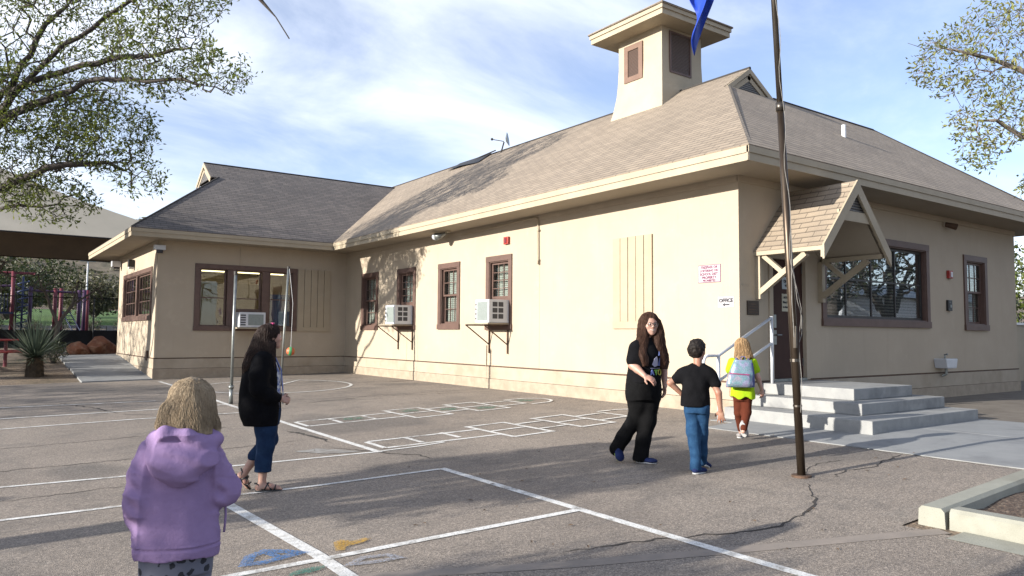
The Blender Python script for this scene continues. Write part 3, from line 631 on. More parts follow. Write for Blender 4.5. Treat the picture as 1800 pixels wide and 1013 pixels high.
ml,nt,N_,L_,B_=mnew('brown louvres'); wv=N_.new('ShaderNodeTexWave'); wv.bands_direction='Z'; wv.inputs['Scale'].default_value=9; L_.new(tc(nt),wv.inputs['Vector']); L_.new(ramp(nt,wv.outputs['Fac'],[(.2,(.05,.03,.022)),(.6,(.11,.066,.05))]),B_.inputs['Base Color']); bump(nt,wv.outputs['Fac'],.6,.012,B_); M['louvre']=ml
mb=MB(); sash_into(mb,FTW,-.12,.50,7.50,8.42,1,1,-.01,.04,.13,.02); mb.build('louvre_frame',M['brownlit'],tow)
mb=MB(); FTW.box(mb,.01,.37,7.63,8.29,-.01,.02); mb.build('louvre',M['louvre'],tow)
mb=MB(); sash_into(mb,FTS,-.46,.30,7.52,8.53,1,1,-.01,.035,.05); mb.build('louvre_frame',M['brown'],tow)
mb=MB(); FTS.box(mb,-.41,.25,7.57,8.48,-.01,.02); mb.build('louvre',M['louvre'],tow)
hw=1.235; mb=MB(); zc=8.67
for w_,z0,z1 in ((hw-.03,zc-.06,zc+.07),(hw,zc+.065,zc+.16)): mb.box(tx-w_,tx+w_,ty-w_,ty+w_,z0,z1)
mb.build('tower_fascia',M['trim'],tow)
mb=MB(); b_=[(tx-hw-.03,ty-hw-.03,zc+.163),(tx+hw+.03,ty-hw-.03,zc+.163),(tx+hw+.03,ty+hw+.03,zc+.163),(tx-hw-.03,ty+hw+.03,zc+.163)]
mb.add(b_+[(tx,ty,zc+.50)]+[(x,y,zc+.20) for x,y,z in b_],[(5,6,4),(6,7,4),(7,8,4),(8,5,4),(0,1,6,5),(1,2,7,6),(2,3,8,7),(3,0,5,8),(3,2,1,0)]); mb.build('tower_roof',M['shingle'],tow,uv=True,fix=True)
mb=MB(); mb.tube([(14.9,8.62,5.3),(14.9,8.62,5.74)],.045,10); mb.build('vent_pipe',M['white'],ro)
# ---------------------------------------------------------------- entry canopy on the office front
cx,cy0,cy1=11.35,6.42,7.6; cz=3.73; ex=.98; ezz=2.64; th=.04
cp=MB(); dz=cz-ezz
for sgn in (-1,1):
    A0=Vector((cx,cy0-.04,cz)); B0=Vector((cx+sgn*ex,cy0-.04,ezz)); n=Vector((sgn*dz,0,ex)).normalized(); L=cy1-cy0+.04
    cp.prism([A0,B0,B0-n*th,A0-n*th],(0,1,0),0,L)
can=cp.build('entry_canopy',M['shinglec'],bld,uv=True); can['label']='small gabled hood on timber brackets over the door'
sf=MB()
for sgn in (-1,1):
    n=Vector((sgn*dz,0,ex)).normalized(); A0=Vector((cx,0,cz))-n*(th+.003); B0=Vector((cx+sgn*(ex-.03),0,ezz+.03))-n*(th+.003)
    sf.prism([A0,B0,B0-n*.03,A0-n*.03-Vector((0,0,.02))],(0,1,0),cy0+.05,cy1-.002)
sf.build('soffit',M['soffit'],can)
bg=MB(); 
for sgn in (-1,1):
    n=Vector((sgn*dz,0,ex)).normalized(); d=Vector((sgn*ex,0,-dz)).normalized()
    for w_,o_,y0,y1 in ((.15,.0,cy0-.075,cy0-.045),(.10,.045,cy0-.043,cy0-.015)):
        A0=Vector((cx,0,cz+.01-o_)); B0=Vector((cx+sgn*ex,0,ezz+.01-o_)); t=w_/n.z; bg.prism([A0,B0,B0-Vector((0,0,t)),A0-Vector((0,0,t))],(0,1,0),y0,y1)
bg.box(cx-.50,cx+.50,cy0-.04,cy0-.01,cz-.66,cz-.50); bg.build('bargeboard',M['trim'],can)
bg=MB(); bg.prism([(cx,0,cz-.10),(cx-.42,0,cz-.55),(cx+.42,0,cz-.55)],(0,1,0),cy0-.005,cy0+.02); bg.build('gable_panel',M['ventgrey'],can)
bg=MB()
for sgn in (-1,1): bg=MB(); bg.box(cx+sgn*(ex-.03)-.02,cx+sgn*(ex-.03)+.02,cy0-.04,cy1,ezz-.075,ezz-.012); bg.build('fascia',M['trim'],can)
pass
for sgn in (-1,1):
    x=cx+sgn*(ex-.09); b=MB(); b.box(x-.045,x+.045,cy1-.09,cy1-.001,ezz-.78,ezz-.07); 
    b.bar((x,cy1-.06,ezz-.68),(x,cy0+.28,ezz-.10),.085,.085,(1,0,0)); b.bar((x,cy1-.5,ezz-.10-.28),(x,cy1-.14,ezz-.08),.07,.07,(1,0,0)); b.box(x-.04,x+.04,cy0+.02,cy1-.09,ezz-.085,ezz-.014)
    b.build('bracket',M['trim'],can)
mb=MB(); mb.tube([(cx+.1,7.1,3.22),(cx+.1,7.1,3.14)],.10,12); mb.build('porch_light',M['cream'],can)
# ================================================================ THINGS ON THE WALLS
def ac_unit(fr,u0,u1,z0,z1,d,label,out_side,group,shelf=False):
    t=thing('window_air_conditioner',label,'air conditioner',tuple(fr.p((u0+u1)/2,z0,0)),group)
    mb=MB(); fr.box(mb,u0,u1,z0,z1,.035,d); mb.build('housing',M['white'],t,bevel=.008)
    # grille on the outward face
    g=MB(); fr.box(g,u0+.05,u1-.09 if not shelf else u1-.04,z0+.05,z1-.05,d-.004,d+.004); g.build('grille',M['acgrey'],t)
    for i in range(4):
        g=MB(); z=z0+.07+i*(z1-z0-.14)/3.6; fr.box(g,u1-.06,u1-.015,z,z+.05,d-.003,d+.003); g.build('vent_slot',M['acdark'],t)
    fs=FR(fr.p(out_side,0,0),fr.N,fr.U*(-1 if out_side<=u0+.01 else 1))
    for i in range(2):
        for j in range(3):
            a=.17+i*.16; z=z0+.09+j*.135; g=MB(); fs.box(g,a+.02,a+.15,z,z+.105,-.003,.004); g.build('side_louvre',M['acdark'],t)
    return t
for (u0,u1,bl,br,lab) in ((13.86,14.42,13.92,14.66,'white window air conditioner on iron brackets, the nearer one on the sunlit wall'),(18.40,18.97,18.42,19.25,'white window air conditioner on iron brackets, the farther one on the sunlit wall')):
    t=ac_unit(FA,u0,u1,1.52,2.04,.58,lab,u0,'air conditioners on brackets on the sunlit wall')
    b=MB(); FA.box(b,u0-.02,br+.06,1.485,1.51,.02,.62); b.build('support_board',M['skirt'],t)
    for u in (bl,br):
        b=MB(); b.bar(FA.p(u,1.47,.02),FA.p(u,1.47,.68),.03,.03); b.bar(FA.p(u,1.46,.66),FA.p(u,1.02,.02),.022,.022); b.bar(FA.p(u,1.47,.025),FA.p(u,.82,.025),.03,.025,(1,0,0)); b.build('bracket',M['rust'],t)
t=ac_unit(FG,6.43,7.36,1.42,1.88,.5,'white air conditioner on a shelf in the shaded wing window','',None,True) if False else None
t=thing('window_air_conditioner','white air conditioner on a shelf in the triple window of the shaded wing','air conditioner',tuple(FG.p(6.9,1.38,0)))
b=MB(); FG.box(b,6.50,7.26,1.42,1.86,-.05,.48); b.build('housing',M['white'],t,bevel=.01)
b=MB(); FG.box(b,6.75,7.20,1.48,1.80,.476,.486); b.build('grille',M['acgrey'],t)
for i in range(5): b=MB(); FG.box(b,6.53,6.68,1.47+i*.07,1.51+i*.07,.476,.484); b.build('vent_slot',M['acdark'],t)
b=MB(); FG.box(b,6.42,7.32,1.375,1.412,.03,.54); b.build('shelf',M['trim'],t)
def simple(name,label,cat,mb,mat,group=None,**k):
    o=mb.build(name,mat,None,**k); 
    me=o.data; c=sum((v.co for v in me.vertices),Vector())/len(me.vertices); zmin=min(v.co.z for v in me.vertices); c.z=zmin
    me.transform(Matrix.Translation(-c)); o.location=c; return tag(o,label,cat,group)
# signs
M['signwhite']=pm('sign face white',(.52,.50,.53),(.50,.48,.51),3,.5); M['signink']=pm('maroon ink',(.20,.02,.09),None,3,.6); M['signborder']=pm('sign border',(.24,.10,.17),None,3,.6)
M['inkblack']=pm('black ink',(.02,.02,.03),None,3,.6); M['signcream']=pm('sign face cream',(.60,.57,.44),None,3,.6); M['signblue']=pm('sign face pale blue',(.50,.58,.62),None,3,.6)
def sign(name,label,fr,u0,u1,z0,z1,face,lines,ink,flip,border=None,d=.0,arrow=None):
    t=thing(name,label,'sign',tuple(fr.p((u0+u1)/2,z0,d)))
    b=MB(); fr.box(b,u0,u1,z0,z1,d,d+.006); b.build('panel',border or face,t,bevel=.002)
    if border: b=MB(); w=.012; fr.box(b,u0+w,u1-w,z0+w,z1-w,d+.004,d+.009); b.build('face',face,t)
    U=fr.U*(-1 if flip else 1); tb_=MB()
    for txt,size,z in lines: text_into(tb_,txt,size,fr.p((u0+u1)/2,z,d+.009),U,fr.Z,fr.N,0)
    if arrow:
        zc,l=arrow; c=fr.p((u0+u1)/2,zc,d+.0095); n=fr.N*.001
        P=[(-l,0),(-l*.35,.028),(-l*.35,.010),(l,.010),(l,-.010),(-l*.35,-.010),(-l*.35,-.028)]
        tb_.prism([c+U*x+fr.Z*y for x,y in P],fr.N,0,.002)
    tb_.build('lettering',ink,t,fix=False); return t
sign('notice_sign','white notice with maroon lettering and border on the sunlit wall',FA,7.96,8.43,2.14,2.44,M['signwhite'],[('TRESPASS OR',.058,2.378),('LOITERING ON',.055,2.322),('SCHOOL DIST.',.058,2.264),('PROPERTY',.062,2.205),('PROHIBITED',.048,2.16)],M['signink'],True,M['signborder'])
sign('office_sign','small white sign reading OFFICE above a black arrow on the sunlit wall',FA,7.70,8.02,1.72,1.895,M['signwhite'],[('OFFICE',.085,1.805)],M['inkblack'],True,None,arrow=(1.765,.07))
sign('door_sign','pale blue sign with an arrow on the upper part of the brown door',FS,11.20,11.48,2.06,2.27,M['signblue'],[('OFFICE',.065,2.17)],M['inkblack'],False,None,d=-.045,arrow=(2.12,.07))
sign('door_notice','cream notice for visitors below the blue sign on the brown door',FS,11.19,11.50,1.68,1.98,M['signcream'],[('All Visitors',.052,1.90),('Must Report',.052,1.82),('to Main Office',.045,1.74)],M['inkblack'],False,None,d=-.045)
t=thing('wall_plaque','dark bronze plaque on the shaded wall left of the door','plaque',tuple(FS.p(10.32,1.62)))
b=MB(); FS.box(b,10.18,10.48,1.60,1.83,0,.018); b.build('plate',M['plaque'],t,bevel=.003)
b=MB(); 
for i in range(4): FS.box(b,10.21,10.45-.05*(i%2),1.64+i*.043,1.652+i*.043,.016,.021)
b.build('raised_border',M['rust'],t)
b=MB(); FS.box(b,10.06,10.24,2.06,2.10,0,.004); simple('number_plate','faint tan number strip at the wall corner above the plaque','sign',b,M['skirt'])
# lights, alarms and so on
t=thing('flood_light','round white flood light hanging under the eave of the sunlit wall','lamp',tuple(FA.p(16.5,3.85,.3)))
b=MB(); b.tube([FA.p(16.1,3.83,.28),FA.p(16.35,3.80,.28)],.016); b.tube([FA.p(16.12,3.85,.28),FA.p(16.12,3.80,.28)],.05,10); b.build('arm',M['trim'],t)
b=MB(); b.tube([FA.p(16.28,3.80,.26),FA.p(16.42,3.75,.34),FA.p(16.53,3.72,.42)],[.035,.075,.105],12); b.build('lamp_head',M['steel'],t,smooth=True)
b=MB(); b.sphere(tuple(FA.p(16.535,3.72,.425)),.09,12,(1,1,1)); b.build('lens',M['white'],t,smooth=True)
def alarm(fr,u,z,label,name='fire_alarm'):
    t=thing(name,label,'alarm',tuple(fr.p(u,z,0))); b=MB(); fr.box(b,u-.09,u+.09,z,z+.17,0,.06); b.build('housing',M['red'],t,bevel=.008)
    b=MB(); fr.box(b,u-.03,u+.04,z+.03,z+.14,.058,.075); b.build('strobe',M['white'] if fr is FS else M['playred'],t)
alarm(FA,13.97,3.32,'small red fire alarm high on the sunlit wall above the nearer air conditioner'); alarm(FS,17.14,2.53,'red fire alarm with a white strobe on the shaded wall beside the narrow window')
t=thing('intercom','black wall intercom with a round button between the office windows','intercom',tuple(FS.p(17.1,1.85)))
b=MB(); FS.box(b,17.0,17.18,1.83,2.06,0,.05); b.build('housing',M['black'],t,bevel=.006); b=MB(); b.disc(FS.p(17.1,1.93,.048),(0,-1,0),.035,14,.01); b.disc(FS.p(17.06,2.01,.048),(0,-1,0),.014,10,.008); b.build('button',M['steel'],t)
t=thing('security_camera','small brown camera under the eave of the shaded office wall','camera',tuple(FS.p(17.05,3.6)))
b=MB(); FS.box(b,16.9,17.02,3.64,3.74,0,.05); b.build('mount',M['skirt'],t); b=MB(); b.tube([FS.p(16.96,3.69,.04),FS.p(17.1,3.62,.22)],[.05,.07],10); b.build('housing',M['rust'],t,smooth=False)
t=thing('drinking_fountain','pale metal drinking fountain mounted low on the shaded office wall','fountain',tuple(FS.p(16.75,.6)))
b=MB(); b.prism([FS.p(16.36,.82),FS.p(16.88,.82),FS.p(16.82,.62),FS.p(16.42,.62)],(0,-1,0),0,.26); b.build('basin',M['white'],t,bevel=.02)
b=MB(); b.tube([FS.p(16.65,.62,.12),FS.p(16.65,.50,.12),FS.p(16.62,.46,.05)],.03,8); b.build('drain_pipe',M['steel'],t); b=MB(); b.tube([FS.p(16.65,.82,.1),FS.p(16.65,.90,.1),FS.p(16.65,.91,.16)],.02,8); b.build('spout',M['steel'],t)
t=thing('wall_conduit','thin painted conduit running under the eave and down the sunlit wall','pipe',tuple(FA.p(12.8,2.8)))
b=MB(); b.tube([FA.p(15.9,3.73,.04),FA.p(12.86,3.80,.04),FA.p(12.8,3.76,.04),FA.p(12.79,2.82,.04)],.016,6); b.build('pipe',M['trim'],t)
b=MB(); 
for z in (3.5,2.85): FA.box(b,12.755,12.825,z,z+.03,.0,.06)
FA.box(b,12.76,12.82,2.78,2.84,0,.07); b.build('clamp',M['skirt'],t)
t=thing('wall_lamp','white dusk lamp at the corner of the left wing under the eave','lamp',(4.33,22.9,3.5))
b=MB(); b.box(4.20,4.50,22.80,22.99,3.56,3.70); b.build('housing',M['white'],t,bevel=.02); b=MB(); b.tube([(4.35,22.88,3.56),(4.35,22.88,3.48)],.09,12); b.build('lens',M['acdark'],t)
t=thing('wall_lamp','white lamp at the far end of the side wall of the wing','lamp',(4.2,29.3,3.5))
b=MB(); b.box(4.02,4.31,29.0,29.25,3.50,3.70); b.build('housing',M['white'],t,bevel=.02); b=MB(); b.box(4.08,4.28,29.05,29.2,3.44,3.50); b.build('lens',M['acdark'],t)
t=thing('wall_lamp','small dark lamp above the long side window of the wing','lamp',(4.2,26.6,3.3))
b=MB(); b.box(4.14,4.32,26.5,26.7,3.33,3.56); b.build('housing',M['black'],t,bevel=.02); b=MB(); b.box(4.16,4.30,26.52,26.68,3.27,3.335); b.build('lens',M['white'],t)
b=MB(); FK.box(b,23.82,24.05,.44,.72,-.01,.04); simple('wall_vent','small dark vent low on the side wall of the wing','vent',b,M['rust'])
t=thing('satellite_dish','small grey satellite dish on the roof ridge','satellite dish',(13.52,19.6,7.14))
b=MB(); b.tube([(13.52,19.3,6.99),(13.57,19.2,7.34)],.022,6); b.tube([(13.52,19.6,7.14),(13.62,21.0,7.12)],.02,6); b.build('mast',M['darkmetal'],t)
b=MB(); b.tube([(13.57,19.1,7.39),(13.62,19.05,7.40)],[.07,.22],18); b.build('dish',M['steel'],t)
b=MB(); b.tube([(13.52,19.15,7.34),(13.37,19.55,7.46)],.014,6); b.sphere((13.36,19.57,7.47),.045,8); b.build('feed_arm',M['darkmetal'],t)
b=MB(); b.add([(13.1,20.0,zW(13.1)+.04),(13.68,20.0,zW(13.68)+.05),(13.69,22.0,zW(13.69)+.06),(13.3,22.2,zW(13.3)+.04),(13.2,21.2,zW(13.2)+.09)],[(0,1,2,3,4)]); simple('roof_tarp','black tarp patch lying along the roof ridge behind the satellite dish','tarp',b,M['black'])
# ================================================================ STEPS AND HANDRAIL
t=thing('concrete_steps','three tier wrap around grey concrete steps at the office door','steps',(10.9,6.6,0))
def tier(x0,x1,y0,z0,z1,wh):
    b=MB(); b.box(x0,x1,y0,7.575,z0,z1); return b.build('step',M['stepc'],t,bevel=.012)
tier(9.56,12.62,5.22,-.2,.165,0); tier(10.10,12.52,5.66,.166,.33,1); tier(10.50,12.20,6.0,.331,.50,2)
t=thing('handrail','white pipe handrail beside the concrete steps','handrail',(9.9,7.4,0))
Y=7.40; b=MB(); b.tube([(9.22,Y,-.05),(9.22,Y,.96)],.026,10); b.build('post',M['white'],t,smooth=True)
b=MB(); b.tube([(10.55,Y,.49),(10.55,Y,1.58)],.026,10); b.build('post',M['white'],t,smooth=True)
b=MB(); 
def arcp(c,r,a0,a1,n=6): return [(c[0]+r*math.cos(a0+(a1-a0)*i/n),Y,c[1]+r*math.sin(a0+(a1-a0)*i/n)) for i in range(n+1)]
b.tube([(10.55,Y,1.56),(9.22,Y,.96)]+[(9.0,Y,.96)]+arcp((8.98,.86),.10,math.pi/2,math.pi)+[(8.88,Y,.62)]+arcp((8.90,.60),.02,math.pi,1.5*math.pi)+[(9.22,Y,.58)],.025,10); b.build('top_rail',M['white'],t,smooth=True)
b=MB(); b.tube([(9.22,Y,.58),(10.55,Y,1.15)],.023,10); b.build('lower_rail',M['white'],t,smooth=True)
# ================================================================ FLAGPOLE AND FLAG
z0=gh(6.83,4.47)
fp=thing('flagpole','tall bronze flagpole set in the asphalt before the steps','flagpole',(6.83,4.47,z0))
def pl(z): f=(z-z0)/5.0; return (6.83-.16*f,4.47+.13*f,z)
b=MB(); b.tube([pl(z0-.05),pl(2.0),pl(3.62)],[.041,.038,.036],14); b.build('lower_pole',M['pole'],fp,smooth=True)
b=MB(); b.tube([pl(3.60),pl(5.5),pl(8.4)],[.031,.029,.024],14); b.build('upper_pole',M['polesil'],fp,smooth=True)
b=MB(); b.tube([pl(3.57),pl(3.66)],.045,14); b.build('collar',M['polesil'],fp,smooth=True)
b=MB(); b.tube([pl(1.0),pl(1.03)],.045,12); p=Vector(pl(1.25)); b.box(p.x-.065,p.x-.04,p.y-.07,p.y-.04,1.14,1.36); b.tube([pl(.55),pl(.57)],.044,12); b.build('cleat',M['polesil'],fp)
hp=[]
for i in range(60):
    z=.5+i*.13; w_=.046+.006*math.sin(i*1.7)+(.05*math.exp(-((z-1.55)/.22)**2) if z<2.2 else 0); x,y,_=pl(z); hp.append((x-.81*w_*math.cos(i*.5 if z<2 else 0),y-.055-.02*math.sin(i*.9),z))
b=MB(); b.tube(hp,.0035,4); x,y,_=pl(1.5); b.tube([(x-.05,y-.06,1.9),(x-.03,y-.08,1.62),(x+.06,y-.07,1.45),(x+.07,y-.06,1.28),(x+.01,y-.07,1.2)],.004,5); b.tube([(x-.07,y-.05,2.3),(x-.09,y-.06,1.6),(x-.06,y-.06,1.25)],.004,5); b.build('halyard',M['rope'],fp)
b=MB(); bx,by=6.83,4.47; b.tube([(bx,by,z0-.02),(bx,by,z0+.018),(bx,by,z0+.02)],[.10,.095,.06],18); b.build('base_ring',M['rust'],fp)
# flag: cloth hanging in folds from the pole top

M['flag']=pm('cobalt flag cloth',(.01,.05,.42),(.015,.07,.55),6,.6,spec=.3)
nu,nv=36,26; x0,y0_,_=pl(6.4); A=Vector((x0,y0_,0)); dr_=Vector((-.81,.585,0)).normalized(); sd_=Vector((.585,.81,0)).normalized(); vs=[]
for j in range(nv+1):
    for i in range(nu+1):
        u=i/nu; v=j/nv   # u away from hoist, v down
        rr=.05+u*(1.02-.10*v)*.82*(1-.17*(1-v)*u); z=6.55-.62*v-1.75*u**1.15-.10*math.sin(u*3.1)*(1-v)
        f_=.085*math.sin(u*9+v*5)*(.3+u)+.05*math.sin(u*17-v*7)*u
        rr+=-.03*math.sin(v*9+u*4)*u
        P=A+dr_*(rr-.10*u*(v-.5))+sd_*f_; vs.append((P.x,P.y,z))
b=MB(); b.add(vs,[(j*(nu+1)+i,j*(nu+1)+i+1,(j+1)*(nu+1)+i+1,(j+1)*(nu+1)+i) for j in range(nv) for i in range(nu)])
o=simple('flag','cobalt blue flag hanging in folds from the top of the pole','flag',b,M['flag'],smooth=True,fix=False)
mo=o.modifiers.new('thick','SOLIDIFY'); mo.thickness=.004
# ================================================================ TETHERBALL POLES
def tpole(x,y,h,lean,label,col):
    t=thing('tetherball_pole',label,'pole',(x,y,gh(x,y)),'tetherball poles on the asphalt'); z=gh(x,y)
    b=MB(); b.tube([(x,y,z-.03),(x+lean[0]*.5,y+lean[1]*.5,z+h/2),(x+lean[0],y+lean[1],z+h)],.030,12); b.build('pole',M['steel'],t,smooth=True)
    b=MB(); b.tube([(x,y,z),(x,y,z+.30)],.040,12); b.tube([(x,y,z+.30),(x,y,z+.36)],.052,12); b.build('sleeve',M['steel'],t,smooth=True)
    b=MB(); b.tube([(x+lean[0],y+lean[1],z+h-.06),(x+lean[0],y+lean[1],z+h+.01)],.038,12); b.build('cap',M['darkmetal'],t); return t
tpole(4.33,15.42,2.62,(.02,0),'grey tetherball pole standing on the court line, left of the woman in the black jacket','s')
tpole(6.47,18.75,3.0,(.15,.08),'slightly leaning tetherball pole in the painted circle, with the ball beside it','s')
t=thing('tetherball','green and orange tetherball hanging on a thin cord by the leaning pole','ball',(6.62,18.6,.80))
def ballm():
    m,nt,N,L,B=mnew('green orange ball'); w=N.new('ShaderNodeTexWave'); w.inputs['Scale'].default_value=2.2; w.inputs['Distortion'].default_value=3; L.new(tc(nt),w.inputs['Vector'])
    L.new(ramp(nt,w.outputs['Fac'],[(.45,(.10,.38,.14)),(.55,(.62,.14,.05))]),B.inputs['Base Color']); return m
b=MB(); b.sphere((6.64,18.58,.80),.11,18); b.build('ball',ballm(),t,smooth=True)
b=MB(); b.tube([(6.64,18.58,.90),(6.68,18.62,2.0),(6.63,18.80,2.92)],.004,5); b.build('cord',M['white'],t)
# ================================================================ LEFT BACKGROUND
def rockmesh(cx,cy,cz,sx,sy,sz,seed):
    r=random.Random(seed); bm=bmesh.new(); bmesh.ops.create_icosphere(bm,subdivisions=3,radius=1)
    pl_=[(Vector((r.uniform(-1,1),r.uniform(-1,1),r.uniform(-.2,1))).normalized(),r.uniform(.55,.85)) for _ in range(11)]
    for v in bm.verts:
        for n,d in pl_:
            k=v.co.dot(n)-d
            if k>0: v.co-=n*k
        v.co+=Vector((r.uniform(-1,1),r.uniform(-1,1),r.uniform(-1,1)))*.03; v.co=Vector((v.co.x*sx,v.co.y*sy,v.co.z*sz))
    mb=MB(); mb.add([(v.co.x+cx,v.co.y+cy,v.co.z+cz) for v in bm.verts],[tuple(v.index for v in f.verts) for f in bm.faces]); bm.free(); return mb
simple('boulder','larger red sandstone boulder lying at the end of the ramp path','boulder',rockmesh(4.15,31.6,.72,.62,.5,.42,3),M['rockm'])
simple('boulder','smaller flat red sandstone boulder leaning on the larger one','boulder',rockmesh(3.45,31.4,.62,.46,.42,.30,5),M['rockm'])
# chain link fence with a dark windscreen along its foot
fy=42.0; zg=.5
t=thing('chain_link_fence','black chain link fence with a dark screen along its foot, in front of the playground','fence',(0,fy,zg))
m_,nt,N_,L_,B_=mnew('black chain link'); out=N_['Material Output']; v=tc(nt,'Object',(1,1,1),(0,rad(45),0)); ck=[]
sx=N_.new('ShaderNodeSeparateXYZ'); L_.new(v,sx.inputs[0])
def stripe(sock):
    a=N_.new('ShaderNodeMath'); a.operation='DIVIDE'; L_.new(sock,a.inputs[0]); a.inputs[1].default_value=.07; f=N_.new('ShaderNodeMath'); f.operation='FRACT'; L_.new(a.outputs[0],f.inputs[0]); g_=N_.new('ShaderNodeMath'); g_.operation='LESS_THAN'; L_.new(f.outputs[0],g_.inputs[0]); g_.inputs[1].default_value=.10; return g_.outputs[0]
mx=N_.new('ShaderNodeMath'); mx.operation='MAXIMUM'; L_.new(stripe(sx.outputs['X']),mx.inputs[0]); L_.new(stripe(sx.outputs['Z']),mx.inputs[1]); L_.new(mx.outputs[0],B_.inputs['Alpha']); B_.inputs['Base Color'].default_value=(.02,.02,.022,1)
M['link']=m_
b=MB(); b.quad((-14,fy,zg+.82),(9,fy,zg+.82),(9,fy,zg+2.4),(-14,fy,zg+2.4)); b.build('chain_link_mesh',M['link'],t,fix=False)
M['screen']=pm('dark windscreen',(.018,.018,.022),(.012,.012,.014),3,.8)
b=MB(); b.box(-14,9,fy-.03,fy-.01,zg-.1,zg+.82); b.build('windscreen',M['screen'],t)
b=MB(); b.tube([(-14,fy,zg+2.4),(9,fy,zg+2.4)],.022,6); b.build('top_rail',M['black'],t)
for x in (-13.5,-10.5,-7.5,-4.5,-1.3,1.9,5.1,6.2,8.6):
    b=MB(); b.tube([(x,fy-.05,zg-.1),(x,fy-.05,zg+2.46)],.035,8); b.build('post',M['black'],t)
# fabric shade canopy
t=thing('shade_canopy','huge tan fabric shade canopy over the playground behind the left wing','canopy',(-2,38,0))
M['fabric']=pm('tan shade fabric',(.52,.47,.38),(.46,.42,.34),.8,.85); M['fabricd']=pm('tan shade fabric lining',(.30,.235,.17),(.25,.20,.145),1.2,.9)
zc=4.86; X0,X1,Y0,Y1=-13.0,8.6,32.6,43.5; AX,AY,AZ=-2.0,38.0,9.3
def cnp(mb,dz,flip):
    N1=14
    C4=[(X0,Y0),(X1,Y0),(X1,Y1),(X0,Y1)]
    for q_ in range(4):
        (xa,ya),(xb,yb)=C4[q_],C4[(q_+1)%4]; vs=[]
        R0=Vector((AX+(-3 if q_==3 else 3 if q_==1 else 0),AY,AZ))
        for j in range(N1+1):
            for i in range(N1+1):
                s_=i/N1; tt=j/N1; e=Vector((xa+(xb-xa)*s_,ya+(yb-ya)*s_,zc+.45*math.sin(math.pi*s_)*0)); top=Vector((AX,AY,AZ))
                p=e*(1-tt)+top*tt; p.z-=.55*math.sin(math.pi*tt)*(.6+.4*math.sin(math.pi*s_)); vs.append((p.x,p.y,p.z+dz))
        fs=[(j*(N1+1)+i,j*(N1+1)+i+1,(j+1)*(N1+1)+i+1,(j+1)*(N1+1)+i) for j in range(N1) for i in range(N1)]
        if flip: fs=[f[::-1] for f in fs]
        mb.add(vs,fs)
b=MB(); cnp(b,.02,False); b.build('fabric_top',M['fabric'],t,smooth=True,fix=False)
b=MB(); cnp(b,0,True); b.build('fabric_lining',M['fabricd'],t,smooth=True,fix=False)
for x,y in ((X0,Y0),(X1,Y0),(X1,Y1),(X0,Y1)):
    b=MB(); b.tube([(x,y,0),(x,y,zc)],.11,10); b.build('post',M['darkmetal'],t)
b=MB(); b.tube([(X0,Y0,zc),(X1,Y0,zc),(X1,Y1,zc),(X0,Y1,zc),(X0,Y0,zc)],.03,6); b.build('edge_cable',M['darkmetal'],t)
# playground equipment
zp=1.30
pg=thing('playground_set','playground climbing set with red and purple posts behind the fence','playground',(-1,47,zp))
posts=[(1.95,46.6,3.05,'playred'),(1.25,46.9,3.05,'playpurple'),(2.74,46.8,2.3,'playpurple'),(3.86,46.8,2.25,'playred'),(4.20,47.6,2.3,'playred'),(4.98,46.8,2.2,'playpurple'),(5.28,47.4,2.25,'playpurple'),(5.55,48.4,2.3,'playred'),(-.4,47,2.6,'playred'),(-2.2,47,2.3,'playpurple')]
for x,y,h,c in posts:
    b=MB(); b.tube([(x,y,zp-.3),(x,y,zp+h)],.10,10); b.build('post',M[c],pg,smooth=True)
b=MB(); b.tube([(2.74,46.8,zp+2.1),(3.86,46.8,zp+2.08),(4.98,46.8,zp+2.05)],.06,8); b.tube([(-2.2,47,zp+2.2),(-.4,47,zp+2.2),(1.95,46.6,zp+2.3)],.06,8); b.build('beam',M['playpurple'],pg)
b=MB(); b.tube([(2.38+.26*math.cos(i*.55),46.6+.26*math.sin(i*.55),zp+.1+i*.036) for i in range(70)],.035,6); b.tube([(2.38,46.6,zp-.2),(2.38,46.6,zp+2.8)],.05,8); b.build('spiral_climber',M['playblue'],pg,smooth=True)
b=MB(); 
for i in range(7): b.tube([(.9+i*.14,46.5,zp+.9),(.9+i*.14,46.5,zp+1.9)],.02,5)
b.box(-.4,2.0,46.5,47.6,zp+.85,zp+.95); b.build('guard_rail',M['playblue'],pg)
b=MB(); b.tube([(1.95,46.6,zp+3.0),(2.9,46.6,zp+3.0),(2.9,47.6,zp+3.0),(1.25,47.4,zp+3.0),(1.25,46.9,zp+3.0),(1.95,46.6,zp+3.0)],.04,6); b.build('roof_frame',M['playred'],pg)
b=MB(); 
for s_ in (0,.35): b.tube([(4.15+s_,46.3,zp+1.0),(4.6+s_,45.6,zp)],.03,6)
for i in range(5): f=i/5; b.tube([(4.15+.45*f,46.3-.7*f,zp+1.0-1.0*f),(4.5+.45*f,46.3-.7*f,zp+1.0-1.0*f)],.02,5)
b.build('ladder',M['playblue'],pg)
M['rubber']=pm('grey play surface',(.16,.165,.18),(.13,.135,.15),2,.9)
b=MB(); b.box(-15,12,43.6,60,zp-.3,zp-.005); o=b.build('play_surface',M['rubber'],None); tag(o,kind='structure')
t=thing('light_mast','tall pale light mast beyond the playground','mast',(8.4,74,2))
b=MB(); b.tube([(8.4,74,1.4),(8.4,74,7.5)],[.09,.06],10); b.build('mast',M['white'],t); b=MB(); b.box(7.8,9.0,73.9,74.1,7.3,7.5); b.build('lamp_bar',M['steel'],t)
t=thing('stone_wall','low grey stone wall at the edge of the grass field','wall',(0,63,1.3)); b=MB()
r_=random.Random(4)
